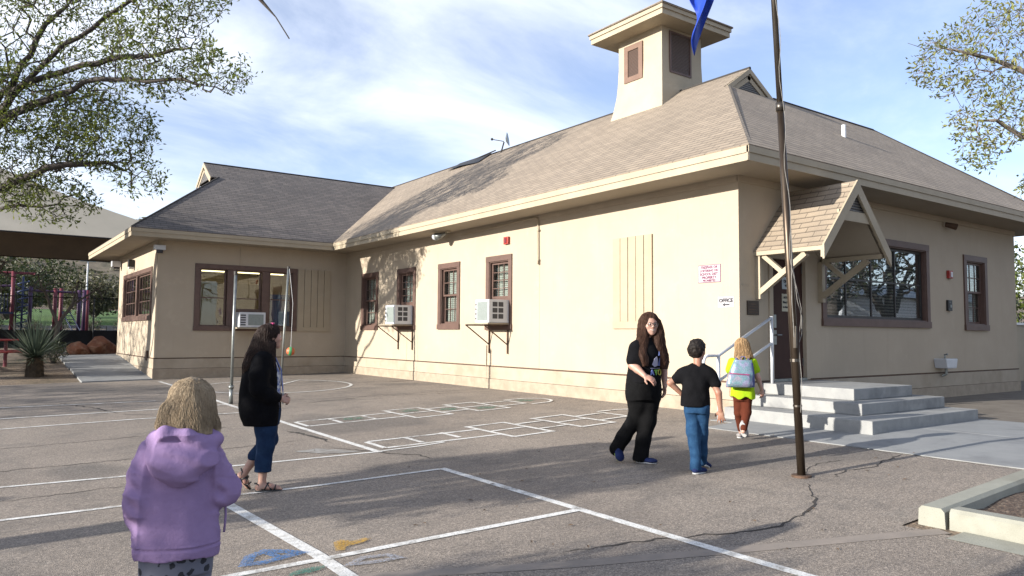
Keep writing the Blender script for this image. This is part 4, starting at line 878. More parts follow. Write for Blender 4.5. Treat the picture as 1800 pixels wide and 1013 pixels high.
for i in range(90):
    x=-22+i*.5; 
    for j in range(2): 
        h=.22+r_.uniform(-.04,.06); b.box(x+r_.uniform(-.03,.03),x+.46,62.6+r_.uniform(-.06,.06),63.1,1.2+j*.28,1.2+j*.28+h)
b.build('stone_course',M['stepc'],t)
t=thing('storage_shed','small pale shed across the grass field','shed',(4.5,112,4.5))
b=MB(); b.box(3,7,112,115,3.9,6.2); b.build('wall',M['wall'],t); b=MB(); b.prism([(2.8,111.8,6.2),(2.8,115.2,6.2),(2.8,113.5,7.1)],(1,0,0),0,4.4); b.build('roof',M['white'],t)
# red picnic table
pt=thing('picnic_table','red metal picnic table at the left edge beside the spiky plant','picnic table',(.35,27,.3)); x=.62;y=27.0;z=gh(x,y)
b=MB(); 
for i in range(3): b.box(-1.1,1.32,26.62+i*.26,26.84+i*.26,z+.76,z+.81)
b.build('table_top',M['red'],pt,bevel=.01)
for yy in (26.0,27.75):
    b=MB(); b.box(-1.1,1.42,yy,yy+.28,z+.42,z+.47); b.build('bench_seat',M['red'],pt,bevel=.01)
for xx in (-.75,1.02):
    b=MB(); b.tube([(xx,27.0,z-.15),(xx,27.0,z+.76)],.05,8); b.tube([(xx,26.1,z+.42),(xx,27.9,z+.42)],.04,8); b.build('leg',M['playred'],pt)
# side wall and building seen at the right edge
t=thing('garden_wall','low pale plastered wall beyond the far corner of the office','wall',(24,11,0)); b=MB(); b.box(21.6,34,9.3,9.55,-.1,1.65); b.build('wall_face',M['trim'],t); b=MB(); b.box(21.55,34,9.25,9.6,1.65,1.72); b.build('coping',M['white'],t)
b=MB(); b.tube([(21.75,9.22,1.0),(21.78,9.20,.55),(21.9,9.2,.38),(22.3,9.2,.36)],.03,8); simple('garden_hose','dark blue hose hanging on the pale wall at the right edge','hose',b,M['playblue'],smooth=True)
t=thing('portable_building','long white portable classroom across the yard, seen mirrored in the office window','building',(33,0,0)); b=MB(); b.box(27,43,-4,-.5,.3,2.9); b.build('wall',M['white'],t); b=MB(); b.prism([(26.7,-4.3,2.9),(26.7,-.2,2.9),(26.7,-2.2,3.6)],(1,0,0),0,16.6); b.build('roof',M['steel'],t); b=MB(); b.box(27.1,42.9,-3.9,-.6,-.1,.3); b.build('foundation',M['darkmetal'],t)
# ================================================================ VEGETATION
def grow_tree(name,label,cat,limbs,vols,n,leafmat,barkmat,seed,leaf=.05,per=7,trunk_r=.16,step=.35,group=None,bare=.0,droop=.15,minr=.006,pexp=.5):
    """limbs: polylines (first is the trunk, from the ground); vols: (centre, radii, weight)."""
    rs=np.random.RandomState(seed); base=limbs[0][0]
    nodes=[];par=[];rad_fix=[]
    def addline(pts,start):
        pi=start
        for a,b in zip(pts,pts[1:]):
            a=np.array(a,float);b=np.array(b,float); m=max(1,int(np.linalg.norm(b-a)/step))
            for i in range(1,m+1):
                p=a+(b-a)*i/m+rs.normal(0,.035,3)*(1 if i<m else 0); nodes.append(p);par.append(pi);pi=len(nodes)-1
        return pi
    nodes.append(np.array(base,float));par.append(-1); addline(limbs[0],0)
    for L in limbs[1:]:
        d=np.linalg.norm(np.array(nodes)-np.array(L[0]),axis=1); addline([nodes[int(d.argmin())]]+list(L[1:]),int(d.argmin()))
    nl=len(nodes)
    w=np.array([v[2] for v in vols],float); w/=w.sum(); A=[]
    for k in rs.choice(len(vols),n,p=w):
        c,r,_=vols[k]; 
        while True:
            u=rs.uniform(-1,1,3)
            if (u*u).sum()<=1: break
        u=u*(np.linalg.norm(u)**-.35 if np.linalg.norm(u)>.05 else 1); A.append(np.array(c)+u*np.array(r)*.9)
    A=np.array(A); core=np.array(nodes[:nl]); dmin=np.array([np.linalg.norm(core-a,axis=1).min() for a in A]); A=A[np.argsort(dmin)]
    buf=np.zeros((nl+n*6,3)); buf[:nl]=core; cnt=nl; tips=[]; cr=np.array([v[0] for v in vols]).mean(0)
    ORG=np.array(nodes[min(nl-1,int(3/step))])
    for a in A:
        d=np.linalg.norm(buf[:cnt]-a,axis=1); 
        dist0=np.linalg.norm(buf[:cnt]-ORG,axis=1)*.25
        j=int((d+dist0).argmin()); L=d[j]
        if L<.06: continue
        m=min(5,max(1,int(L/step))); p0=buf[j].copy(); pi=j; off=rs.normal(0,.12*L,3); off[2]+=droop*L*.5
        for i in range(1,m+1):
            t=i/m; p=p0+(a-p0)*t+off*math.sin(math.pi*t); buf[cnt]=p; par.append(pi); pi=cnt; cnt+=1
        tips.append(pi)
    N_=cnt; child=[[] for _ in range(N_)]; load=np.zeros(N_)
    for i in range(1,N_): child[par[i]].append(i)
    order=list(range(N_))[::-1]
    for i in order:
        if not child[i]: load[i]=1
        if par[i]>=0: load[par[i]]+=load[i]
    R=np.maximum(minr,trunk_r*(load/load[0])**pexp)
    # wood: each chain of nodes is one tube
    th=thing(name,label,cat,tuple(base),group); wood=MB(); twig=MB()
    done=set()
    def chain(start):
        c=[par[start],start] if par[start]>=0 else [start]; cur=start
        while child[cur]:
            nx=max(child[cur],key=lambda q_:load[q_]); 
            for q_ in child[cur]:
                if q_!=nx: stack.append(q_)
            c.append(nx); cur=nx
        return c
    stack=[0]
    while stack:
        s_=stack.pop(); c=chain(s_)
        if len(c)<2: continue
        rr=[R[i] for i in c]; 
        if par[s_]>=0: rr[0]=min(rr[0],rr[1]*1.25)
        rmax=rr[0]; nn=10 if rmax>.08 else 6 if rmax>.025 else 3
        wood.tube([tuple(buf[i]) for i in c],rr,nn,cap=False)
    tr=wood.build('trunk',barkmat,th,smooth=True,fix=False)
    # leaves: tufts of small folded blades at tips and along twigs
    vs=[];fs=[]
    cand=[i for i in range(nl,N_) if load[i]<=3]
    for i in cand:
        if rs.rand()<bare: continue
        tip=not child[i]; k=per if tip else max(1,per//3)
        p=buf[i]
        for _ in range(rs.randint(max(1,k-2),k+3)):
            o=rs.normal(0,leaf*(.75 if tip else .9),3); c=p+o; 
            d=o/np.linalg.norm(o)+rs.normal(0,.5,3)+np.array([0,0,-.1]); d/=np.linalg.norm(d); s_=np.cross(d,rs.normal(0,1,3)); s_/=np.linalg.norm(s_); nrm=np.cross(d,s_)
            l=leaf*rs.uniform(.7,1.35); ww=l*rs.uniform(.28,.42); b=len(vs)
            vs+= [c-d*l*.5,c+s_*ww*.5+nrm*l*.06,c+d*l*.5,c-s_*ww*.5+nrm*l*.06]; fs.append((b,b+1,b+2,b+3))
    lm=MB(); lm.add([tuple(v) for v in vs],fs); lm.build('crown',leafmat,th,fix=False)
    return th
# big tree whose crown fills the upper left
LT=grow_tree('tree','large spreading tree with dense spring leaves filling the upper left corner','tree',
 [[(-1.8,25.0,-.3),(-1.7,24.9,1.6),(-1.5,24.6,3.2),(-.9,23.9,4.8),(.2,22.4,6.4),(1.1,20.9,8.2),(2.0,20,9.6)],
  [(-1.5,24.6,3.2),(-.2,22.9,4.4),(1.4,20.7,5.1),(2.6,20.1,5.3),(3.2,19.8,5.0)],
  [(-.9,23.9,4.8),(.7,21.2,6.4),(2.2,19.2,7.0),(3.4,18.0,6.9),(4.3,17.2,6.7)],
  [(-.9,23.9,4.8),(.9,21.4,7.2),(2.5,19.4,7.6),(3.9,17.9,7.7)],
  [(.2,22.4,6.4),(1.6,20.3,8.0),(2.8,18.9,8.9),(3.4,18.2,9.9)],
  [(-1.5,24.6,3.2),(-2.4,23.6,5.2),(-3.2,23,7.0)],[(-.9,23.9,4.8),(-1.6,22,7.2),(-1.4,20.5,9.0)],
  [(-1.7,24.9,1.6),(-.6,23.4,3.3),(.6,21.8,4.2),(1.7,20.9,4.3)]],
 [((1.0,20.9,7.9),(2.6,2.3,2.4),5.5),((3.3,18.3,7.7),(1.25,1.3,1.3),2.0),((4.3,17.0,7.0),(.75,.75,.55),.5),((2.5,19.9,6.0),(1.25,1.2,1.1),2.2),((.9,20.9,6.4),(1.9,1.6,1.4),2.0),((.6,21.3,5.4),(1.7,1.5,1.2),2.2),((1.5,20.9,4.4),(1.2,1.0,.65),.9),((3.2,19.5,4.9),(.7,.6,.5),.30),((-2.0,22.4,7.4),(2.2,2.0,2.6),2.4),((3.6,17.9,9.0),(1.3,1.3,.9),1.2),((.4,20.6,10),(2.4,2,1.6),1.5)],
 5200,M['leaf'],M['bark'],5,leaf=.112,per=10,trunk_r=.27,step=.36,minr=.006,pexp=.56)
# sparse tree at the upper right, trunk out of frame in the planting bed
grow_tree('tree','sparse pale tree with young leaves reaching in at the upper right corner','tree',
 [[(12.6,1.6,-.1),(12.5,1.7,1.6),(12.2,2.0,2.8),(11.6,2.6,4.0),(11.0,3.1,5.0),(10.6,3.4,6.2)],
  [(12.2,2.0,2.8),(11.4,2.8,3.2),(10.6,3.4,3.6),(9.6,4.0,3.9)],[(11.6,2.6,4),(10.7,3.3,4.3),(9.9,3.8,4.6),(8.95,4.35,4.75)],[(12.2,2.0,2.8),(11.3,2.9,2.7),(10.6,3.4,3.0)],[(11.6,2.6,4),(12.6,2.2,5.4)]],
 [((10.0,3.7,4.75),(.95,.6,.65),2.6),((9.35,4.1,4.5),(.55,.4,.45),1.0),((9.9,3.8,3.85),(.7,.5,.38),1.6),((10.5,3.4,3.1),(.5,.4,.28),.6),((11.2,2.9,4.2),(1.0,.9,1.3),1.6),((9.75,3.9,3.45),(.4,.3,.2),.4)],
 1150,M['leaf2'],M['barkpale'],9,leaf=.062,per=9,trunk_r=.085,step=.2,minr=.0035,bare=.1,droop=.05,pexp=.78)
# bare twig overhead belongs to a third tree standing behind the photographer
grow_tree('tree','thin bare twig hanging into the top edge of the view from an overhead tree','tree',
 [[(-2.2,3.0,-.7),(-2.1,3.1,2.2),(-1.4,3.6,3.4),(-.2,4.2,4.0),(.8,4.6,4.1),(1.3,4.95,3.72),(1.48,4.97,3.50),(1.60,4.92,3.36),(1.68,4.88,3.22)],[(1.3,4.95,3.72),(1.32,5.0,3.52),(1.46,4.99,3.47)]],
 [((1.44,4.97,3.52),(.12,.08,.07),1),((.2,4.2,4.6),(.9,.7,.3),1.4)],60,M['leaf2'],M['bark'],21,leaf=.03,per=1,trunk_r=.09,step=.15,minr=.0022,bare=.94,droop=.05,pexp=.95)
# trees out of frame on the left: their shadows lie across the asphalt
def yard_tree(x,y,h0,h1,rx,ry,seed,label,tr=.22,n=700,leaf=.11,bare=0,pexp=.5):
    z=-1.2; cz=(h0+h1)/2
    return grow_tree('tree',label,'tree',[[(x,y,z-.3),(x+.05,y,z+1.5),(x,y+.1,h0+.3),(x+.1,y,cz),(x,y,h1-.4)],[(x,y,h0),(x+rx*.5,y+ry*.3,cz),(x+rx*.8,y+ry*.4,cz+.4)],[(x,y,h0),(x-rx*.4,y-ry*.5,cz),(x-rx*.6,y-ry*.7,cz+.3)],[(x,y,h0),(x,y-ry*.6,cz-.2)],[(x,y,h0),(x,y+ry*.6,cz+.2)]],
     [((x,y,cz),(rx,ry,(h1-h0)/2),3),((x+rx*.3,y+ry*.4,cz-.3),(rx*.7,ry*.5,(h1-h0)*.35),1),((x,y-ry*.5,cz+.2),(rx*.7,ry*.5,(h1-h0)*.35),1)],n,M['leaf'],M['bark'],seed,leaf=leaf,per=9,trunk_r=tr,step=.45,minr=.014,bare=bare,pexp=pexp)
yard_tree(-5.6,8.15,1.75,3.55,1.8,1.35,31,'yard tree left of the view whose trunk shadow crosses the asphalt',.20,600,.13,.10,.42)
yard_tree(-8.2,5.1,1.2,3.3,2.1,1.15,32,'second yard tree left of the view shading the foreground',.18,560,.13,.12,.42)
yard_tree(-8.5,28.5,.9,7.4,2.4,3.4,34,'fourth yard tree left of the view dappling the side wall of the wing',.16,700,.12)
yard_tree(-9.5,21.0,-.4,4.3,2.6,4.6,33,'third yard tree left of the view shading the court by the wing',.2,1300,.13)
# spiky desert plant and unseen shrubs put in for their ground shadows
r_=random.Random(3); yx,yy=1.62,24.7; yz=gh(yx,yy)
t=thing('yucca_plant','big grey green spiky desert plant on a shaggy stump beside the ramp path','plant',(yx,yy,yz))
b=MB(); 
for i in range(420):
    a=r_.uniform(0,2*math.pi); el=math.asin(r_.uniform(-.12,1)); L=r_.uniform(.75,1.25)*(1.0+.25*math.sin(el)); w_=.016
    d=Vector((math.cos(a)*math.cos(el),math.sin(a)*math.cos(el),math.sin(el))); s_=d.cross(Vector((0,0,1))).normalized() if abs(d.z)<.99 else Vector((1,0,0)); c=Vector((yx,yy,yz+.48))
    p=[c+d*.06,c+d*L*.5+Vector((0,0,-.01)),c+d*L+Vector((0,0,-.10*L*math.cos(el)))]
    b.add([p[0]-s_*w_,p[0]+s_*w_,p[1]+s_*w_*.8,p[1]-s_*w_*.8,p[2]],[(0,1,2,3),(3,2,4)])
M['yucca']=leafm('blue green blades',(.10,.14,.09),(.15,.19,.13),(.21,.24,.17)); b.build('leaves',M['yucca'],t,fix=False)
b=MB(); 
for i in range(260):
    a=r_.uniform(0,2*math.pi); h=r_.uniform(.0,.46); rr=.27; c=Vector((yx+rr*.5*math.cos(a),yy+rr*.5*math.sin(a),yz+h)); d=Vector((math.cos(a)*rr*.8,math.sin(a)*rr*.8,-.12)); s_=Vector((-math.sin(a),math.cos(a),0))*.02
    b.add([c-s_,c+s_,c+d],[(0,1,2)])
b.tube([(yx,yy,yz-.05),(yx,yy,yz+.5)],[.24,.20],10); M['thatch']=pm('dry thatch',(.13,.095,.06),(.07,.05,.03),20,.95); b.build('stump',M['thatch'],t,fix=False)
def shrub(name,label,x,y,z,rx,ry,rz,n,mat,seed,leaf=.07,cat='shrub',group=None):
    rs=np.random.RandomState(seed); vs=[];fs=[]; lob=[(rs.uniform(-.45,.45,3),rs.uniform(.45,.7)) for _ in range(7)]
    for i in range(n):
        c,r=lob[rs.randint(7)]; u=rs.normal(0,1,3); u/=np.linalg.norm(u); p=(c+u*r*rs.uniform(.6,1.05))*np.array([rx,ry,rz])+np.array([x,y,z+rz*.75])
        if p[2]<z: continue
        d=rs.normal(0,1,3); d/=np.linalg.norm(d); s_=np.cross(d,rs.normal(0,1,3)); s_/=np.linalg.norm(s_); l=leaf*rs.uniform(.6,1.4); b_=len(vs)
        vs+=[p-d*l*.5,p+s_*l*.25,p+d*l*.5,p-s_*l*.25]; fs.append((b_,b_+1,b_+2,b_+3))
    t=thing(name,label,cat,(x,y,z),group); lm=MB(); lm.add([tuple(v) for v in vs],fs); lm.build('foliage',mat,t,fix=False)
    st=MB()
    for k in range(5):
        a=k*1.3; st.tube([(x,y,z-.1),(x+rx*.3*math.cos(a),y+ry*.3*math.sin(a),z+rz*.6),(x+rx*.5*math.cos(a),y+ry*.5*math.sin(a),z+rz*1.1)],[.05*rx+.01,.03*rx,.008],5)
    st.build('stem',M['bark'],t); return t
for _i,(sx_,sy_,sr_) in enumerate(((-6.5,12.35,.55),(-6.8,14.1,.35),(-6.2,10.0,.25))): shrub('shrub',['broad unseen shrub added left of the view to shadow the court','tall narrow unseen shrub added to throw shade farther along the court','slender unseen shrub added to shadow the nearest court lines'][_i],sx_,sy_,-.75,.7,sr_,1.25,900,M['leafdk'],140+_i,.10)  # added out of frame only to cast shadow bands on the asphalt
shrub('shrub','low dark shrub behind the spiky plant',2.3,27.6,gh(2.3,27.6),.5,.5,.42,900,M['leafdk'],40,.06)
# far trees and bushes beyond the field, counted ones
names=[('broad dark green tree at the left beyond the playground',2.5,70,2.0,4.5,3.5,3.0,M['leafdk']),('rounded olive tree behind the light mast',9.5,78,2.3,4.2,3.5,2.6,M['leafgrey']),('wide dark tree left of the light mast',5.3,88,2.6,4.8,4.0,3.3,M['leafdk']),('pale bare looking bush above the far fence post',13.2,72,2.0,3.0,2.6,2.8,M['leafgrey']),('olive tree at the left edge of the far field',-3.0,76,2.2,5.0,4.0,3.4,M['leafgrey'])]
for i,(lab,x,y,z,rx,ry,rz,m_) in enumerate(names): shrub('far_tree',lab,x,y,terrain(x,y)+(1.2 if rz>3 else .6),rx,ry,rz,2600,m_,50+i,.34,'tree','trees beyond the playground')
for i in range(9):
    x=-2+i*1.9; shrub('field_bush',['small round bush','low wide bush','ragged olive bush'][i%3]+' along the stone wall, %s from the left'%['first','second','third','fourth','fifth','sixth','seventh','eighth','ninth'][i],x,61+.8*(i%3),terrain(x,61),.8,.7,.55+.1*(i%3),420,M['leafgrey'] if i%2 else M['leafdk'],70+i,.12,'bush','bushes along the stone wall')
# bare pale branching tree behind the fence
grow_tree('bare_tree','pale leaning bare tree behind the spiky plant','tree',[[(3.0,37,.4),(3.2,37,1.5),(3.7,37,2.4),(4.6,37,3.1)],[(3.2,37,1.5),(2.8,37,2.6),(2.4,37,3.6)],[(3.7,37,2.4),(3.9,37.2,3.4)]],[((4.3,37,3.0),(1.0,.8,.6),1),((2.6,37,3.4),(.8,.8,.8),1)],90,M['leafgrey'],M['barkpale'],77,leaf=.05,per=1,trunk_r=.09,step=.3,minr=.012,bare=.9)
grow_tree('bare_tree','grey bare bushy tree at the far left edge under the shade canopy','tree',[[(-.6,36,.4),(-.5,36,1.8),(-.2,36,3.0),(.2,36,4.2)],[(-.5,36,1.8),(.6,36,3.0),(1.2,36,4.0)],[(-.5,36,1.8),(-1.5,36,3.2),(-1.9,36,4.2)]],[((.2,36,3.6),(1.8,1.0,1.3),1)],200,M['leafgrey'],M['barkpale'],78,leaf=.05,per=1,trunk_r=.11,step=.3,minr=.012,bare=.85)
# chaparral on the hill: uncountable, one object
rs=np.random.RandomState(8); vs=[];fs=[]
for i in range(2600):
    y=rs.uniform(118,325); x=rs.uniform(-.28,.42)*y; z=terrain(x,y); s_=rs.uniform(.7,2.0)*(1+.4*(y>200))
    for k in range(16):
        u=rs.normal(0,1,3); u/=np.linalg.norm(u); u[2]=abs(u[2]); p=np.array([x,y,z])+u*s_*np.array([1,1,.8])*rs.uniform(.6,1); d=rs.normal(0,1,3); d/=np.linalg.norm(d); q_=np.cross(d,u); l=s_*rs.uniform(.35,.7); b_=len(vs)
        vs+=[p-d*l*.5,p+q_*l*.4,p+d*l*.5,p-q_*l*.4]; fs.append((b_,b_+1,b_+2,b_+3))
lm=MB(); lm.add([tuple(v) for v in vs],fs); o=lm.build('chaparral',M['leafgrey'],None,fix=False); tag(o,kind='stuff')
# right edge greenery
for i,(x,y,rx,rz,m_) in enumerate([(33,13.8,2.6,3.0,M['leaf']),(41,16.5,3.0,3.6,M['leafdk'])]):
    shrub('side_tree',['yellow green tree above the pale wall at the right edge','darker tree farther off at the right edge'][i],x,y,.4,rx,rx,rz,2600,m_,90+i,.22,'tree')
# trees across the yard behind the photographer, mirrored in the office glass
grow_tree('tree','tall open tree across the yard, mirrored in the office window','tree',[[(23,1.5,-.2),(23,1.5,1.6),(23.3,1.5,3),(23.6,1.3,5.5)],[(23,1.5,1.6),(24.4,1.5,3.5)],[(23,1.5,1.6),(21.6,1.1,3.6)]],[((23,1.5,4.3),(2.6,1.8,2.1),1)],620,M['leafdk'],M['bark'],91,leaf=.14,per=7,trunk_r=.22,step=.5,minr=.02)
grow_tree('tree','second open tree across the yard, mirrored in the office window','tree',[[(28,.8,-.2),(28,.8,1.8),(28.3,.8,3.5),(28.6,.6,6)],[(28,.8,1.8),(29.8,.8,4)],[(28,.8,1.8),(26.3,.4,4)]],[((28,.8,4.7),(3.2,2.0,2.2),1)],620,M['leafdk'],M['bark'],92,leaf=.16,per=7,trunk_r=.24,step=.5,minr=.02)
# leaf litter and small stones
rs=np.random.RandomState(2); b=MB()
for i in range(260):
    if i<160: x=rs.uniform(6.25,11); y=rs.uniform(-1,2.6); z=gh(x,y)+.09
    else: x=rs.uniform(3,9.8); y=rs.choice([rs.uniform(2.5,8),rs.uniform(8,22)]); z=gh(x,y)+.006
    s_=rs.uniform(.012,.035); a=rs.uniform(0,6.28); c,d=math.cos(a)*s_,math.sin(a)*s_
    b.add([(x-c,y-d,z),(x+d*.4,y-c*.4,z+.006),(x+c,y+d,z+.004),(x-d*.4,y+c*.4,z+.008)],[(0,1,2,3)])
M['litter']=pm('dry leaf litter',(.20,.12,.06),(.10,.06,.035),30,.9); o=b.build('leaf_litter',M['litter'],None,fix=False); tag(o,kind='stuff')
# ================================================================ PEOPLE (implicit surfaces, one continuous mesh per body or garment)
def vnoise(P,f,seed=0):
    r=np.random.RandomState(seed); T=r.rand(16,16,16)*2-1; Q=P*f; I=np.floor(Q).astype(int); F=Q-I; F=F*F*(3-2*F); o=0
    for dx in (0,1):
        for dy in (0,1):
            for dz in (0,1):
                w_=(F[...,0] if dx else 1-F[...,0])*(F[...,1] if dy else 1-F[...,1])*(F[...,2] if dz else 1-F[...,2])
                o=o+w_*T[(I[...,0]+dx)%16,(I[...,1]+dy)%16,(I[...,2]+dz)%16]
    return o
def A3(*v): return np.array(v,float)
def limb(pts,rs,flat=None,k=.02):
    """chain of tapered capsules; flat=(axis,scale) squashes along an axis"""
    out=[]
    for a,b,ra,rb in zip(pts,pts[1:],rs,rs[1:]):
        a=A3(*a);b=A3(*b)
        def f(P,a=a,b=b,ra=ra,rb=rb):
            ab=b-a; q_=P-a; t=np.clip((q_@ab)/(ab@ab+1e-9),0,1); d=q_-t[...,None]*ab
            if flat is not None:
                ax=A3(*flat[0]); ax=ax/np.linalg.norm(ax); c=d@ax; d=d+(c*(1/flat[1]-1))[...,None]*ax
            return np.sqrt((d*d).sum(-1))-(ra+(rb-ra)*t)
        R_=max(ra,rb)*(1 if flat is None else max(1,flat[1])); out.append(('u',k,f,np.minimum(a,b)-R_,np.maximum(a,b)+R_))
    return out
def ell(c,r,ax=None,k=.02):
    c=A3(*c); r=A3(*r); B_=np.eye(3) if ax is None else np.array(ax)
    def f(P):
        q_=(P-c)@B_.T; l=np.sqrt(((q_/r)**2).sum(-1)); return (l-1)*r.min()*(.6+.4*l/(l+.3))
    R_=r.max(); return [('u',k,f,c-R_,c+R_)]
def loft(secs,u,k=.03,p=2.3,cap=True):
    """secs: (z, cr, cf, half-width, half-depth); u=lateral axis in (r,f)"""
    S=np.array(secs,float); S=S[np.argsort(S[:,0])]; u=np.array(u,float); u/=np.linalg.norm(u); v=np.array([-u[1],u[0]])
    zs=np.linspace(S[0,0],S[-1,0],60); 
    def sm(col):
        y=np.interp(zs,S[:,0],S[:,col]); 
        for _ in range(3): y=np.convolve(np.pad(y,2,'edge'),np.ones(5)/5,'valid')
        return y
    C_=[sm(i) for i in (1,2,3,4)]
    def f(P):
        z=P[...,2]; cr,cf,hw_,hd=[np.interp(z,zs,c) for c in C_]; x=P[...,0]-cr; y=P[...,1]-cf; a=x*u[0]+y*u[1]; b=x*v[0]+y*v[1]
        d=((np.abs(a/hw_)**p+np.abs(b/hd)**p)**(1/p)-1)*np.minimum(hw_,hd); dz=np.maximum(S[0,0]-z,z-S[-1,0]); m=np.minimum(hw_,hd)
        return np.where(dz>0,np.sqrt(np.maximum(d,0)**2+dz**2),np.maximum(d,dz))
    R_=max(S[:,3].max(),S[:,4].max()); lo=A3(S[:,1].min()-R_,S[:,2].min()-R_,S[0,0]); hi=A3(S[:,1].max()+R_,S[:,2].max()+R_,S[-1,0])
    return [('u',k,f,lo,hi)]
def bl(secs,u,k=.03,g=.016): return loft([(z,a,b,max(.02,c-g),max(.02,d-g)) for z,a,b,c,d in secs],u,k)
def cut(f): return [('i',0,f,None,None)]
def sub(f): return [('s',0,f,None,None)]
def subs(prims,k=.008): return [('s',k,p[2],p[3],p[4]) for p in prims]
def smin(a,b,k):
    if k<=0: return np.minimum(a,b)
    h=np.clip(.5+.5*(b-a)/k,0,1); return b+(a-b)*h-k*h*(1-h)
def smax(a,b,k): return -smin(-a,-b,k)
def iso(prims,h,disp=None):
    U=[p for p in prims if p[0]=='u']; lo=np.min([p[3] for p in U],0)-3*h-.02; hi=np.max([p[4] for p in U],0)+3*h+.02
    n=np.ceil((hi-lo)/h).astype(int)+1; X=[lo[i]+h*np.arange(n[i]) for i in range(3)]; F=np.full(n,.25,np.float64)
    def blk(l,u): 
        i0=np.clip(np.floor((l-lo)/h).astype(int),0,n-1); i1=np.clip(np.ceil((u-lo)/h).astype(int)+1,1,n); return tuple(slice(a,b) for a,b in zip(i0,i1))
    def grid(s): return np.stack(np.meshgrid(X[0][s[0]],X[1][s[1]],X[2][s[2]],indexing='ij'),-1)
    for kind,k,f,l,u in prims:
        s=blk(l-k-2.5*h,u+k+2.5*h) if l is not None else (slice(None),)*3
        P=grid(s); d=f(P)
        if kind=='u': F[s]=smin(F[s],d,k)
        elif kind=='s': F[s]=smax(F[s],-d,k)
        else: F[s]=np.maximum(F[s],d)
    if disp is not None: F=F+disp(grid((slice(None),)*3))
    I=F<0; c=np.zeros(n-1,int)
    for dx in (0,1):
        for dy in (0,1):
            for dz in (0,1): c+=I[dx:n[0]-1+dx,dy:n[1]-1+dy,dz:n[2]-1+dz]
    act=(c>0)&(c<8); idx=-np.ones(n-1,int); cells=np.argwhere(act); idx[act]=np.arange(len(cells)); acc=np.zeros((len(cells),3)); cnt=np.zeros(len(cells))
    E_=[((0,0,0),(1,0,0)),((0,1,0),(1,1,0)),((0,0,1),(1,0,1)),((0,1,1),(1,1,1)),((0,0,0),(0,1,0)),((1,0,0),(1,1,0)),((0,0,1),(0,1,1)),((1,0,1),(1,1,1)),((0,0,0),(0,0,1)),((1,0,0),(1,0,1)),((0,1,0),(0,1,1)),((1,1,0),(1,1,1))]
    for a,b in E_:
        fa=F[cells[:,0]+a[0],cells[:,1]+a[1],cells[:,2]+a[2]]; fb=F[cells[:,0]+b[0],cells[:,1]+b[1],cells[:,2]+b[2]]; m=(fa<0)!=(fb<0); t=np.where(m,fa/(fa-fb+1e-12),0)
        p=np.array(a)+t[:,None]*(np.array(b)-np.array(a)); acc[m]+=p[m]; cnt[m]+=1
    V=lo+h*(cells+acc/cnt[:,None]); faces=[]
    for ax in range(3):
        o1,o2=[i for i in range(3) if i!=ax]; sl0=[slice(None)]*3; sl1=[slice(None)]*3; sl0[ax]=slice(0,n[ax]-1); sl1[ax]=slice(1,n[ax])
        ch=I[tuple(sl0)]!=I[tuple(sl1)]; e=np.argwhere(ch); e=e[(e[:,o1]>0)&(e[:,o2]>0)&(e[:,o1]<n[o1]-1)&(e[:,o2]<n[o2]-1)]
        q_=[]
        for d1,d2 in ((1,1),(0,1),(0,0),(1,0)):
            g_=e.copy(); g_[:,o1]-=d1; g_[:,o2]-=d2; q_.append(idx[g_[:,0],g_[:,1],g_[:,2]])
        q_=np.stack(q_,1); ins=I[e[:,0],e[:,1],e[:,2]]; flip=ins if ax!=1 else ~ins
        q_[~flip]=q_[~flip][:,::-1]; faces.append(q_)
    return V,np.concatenate(faces)
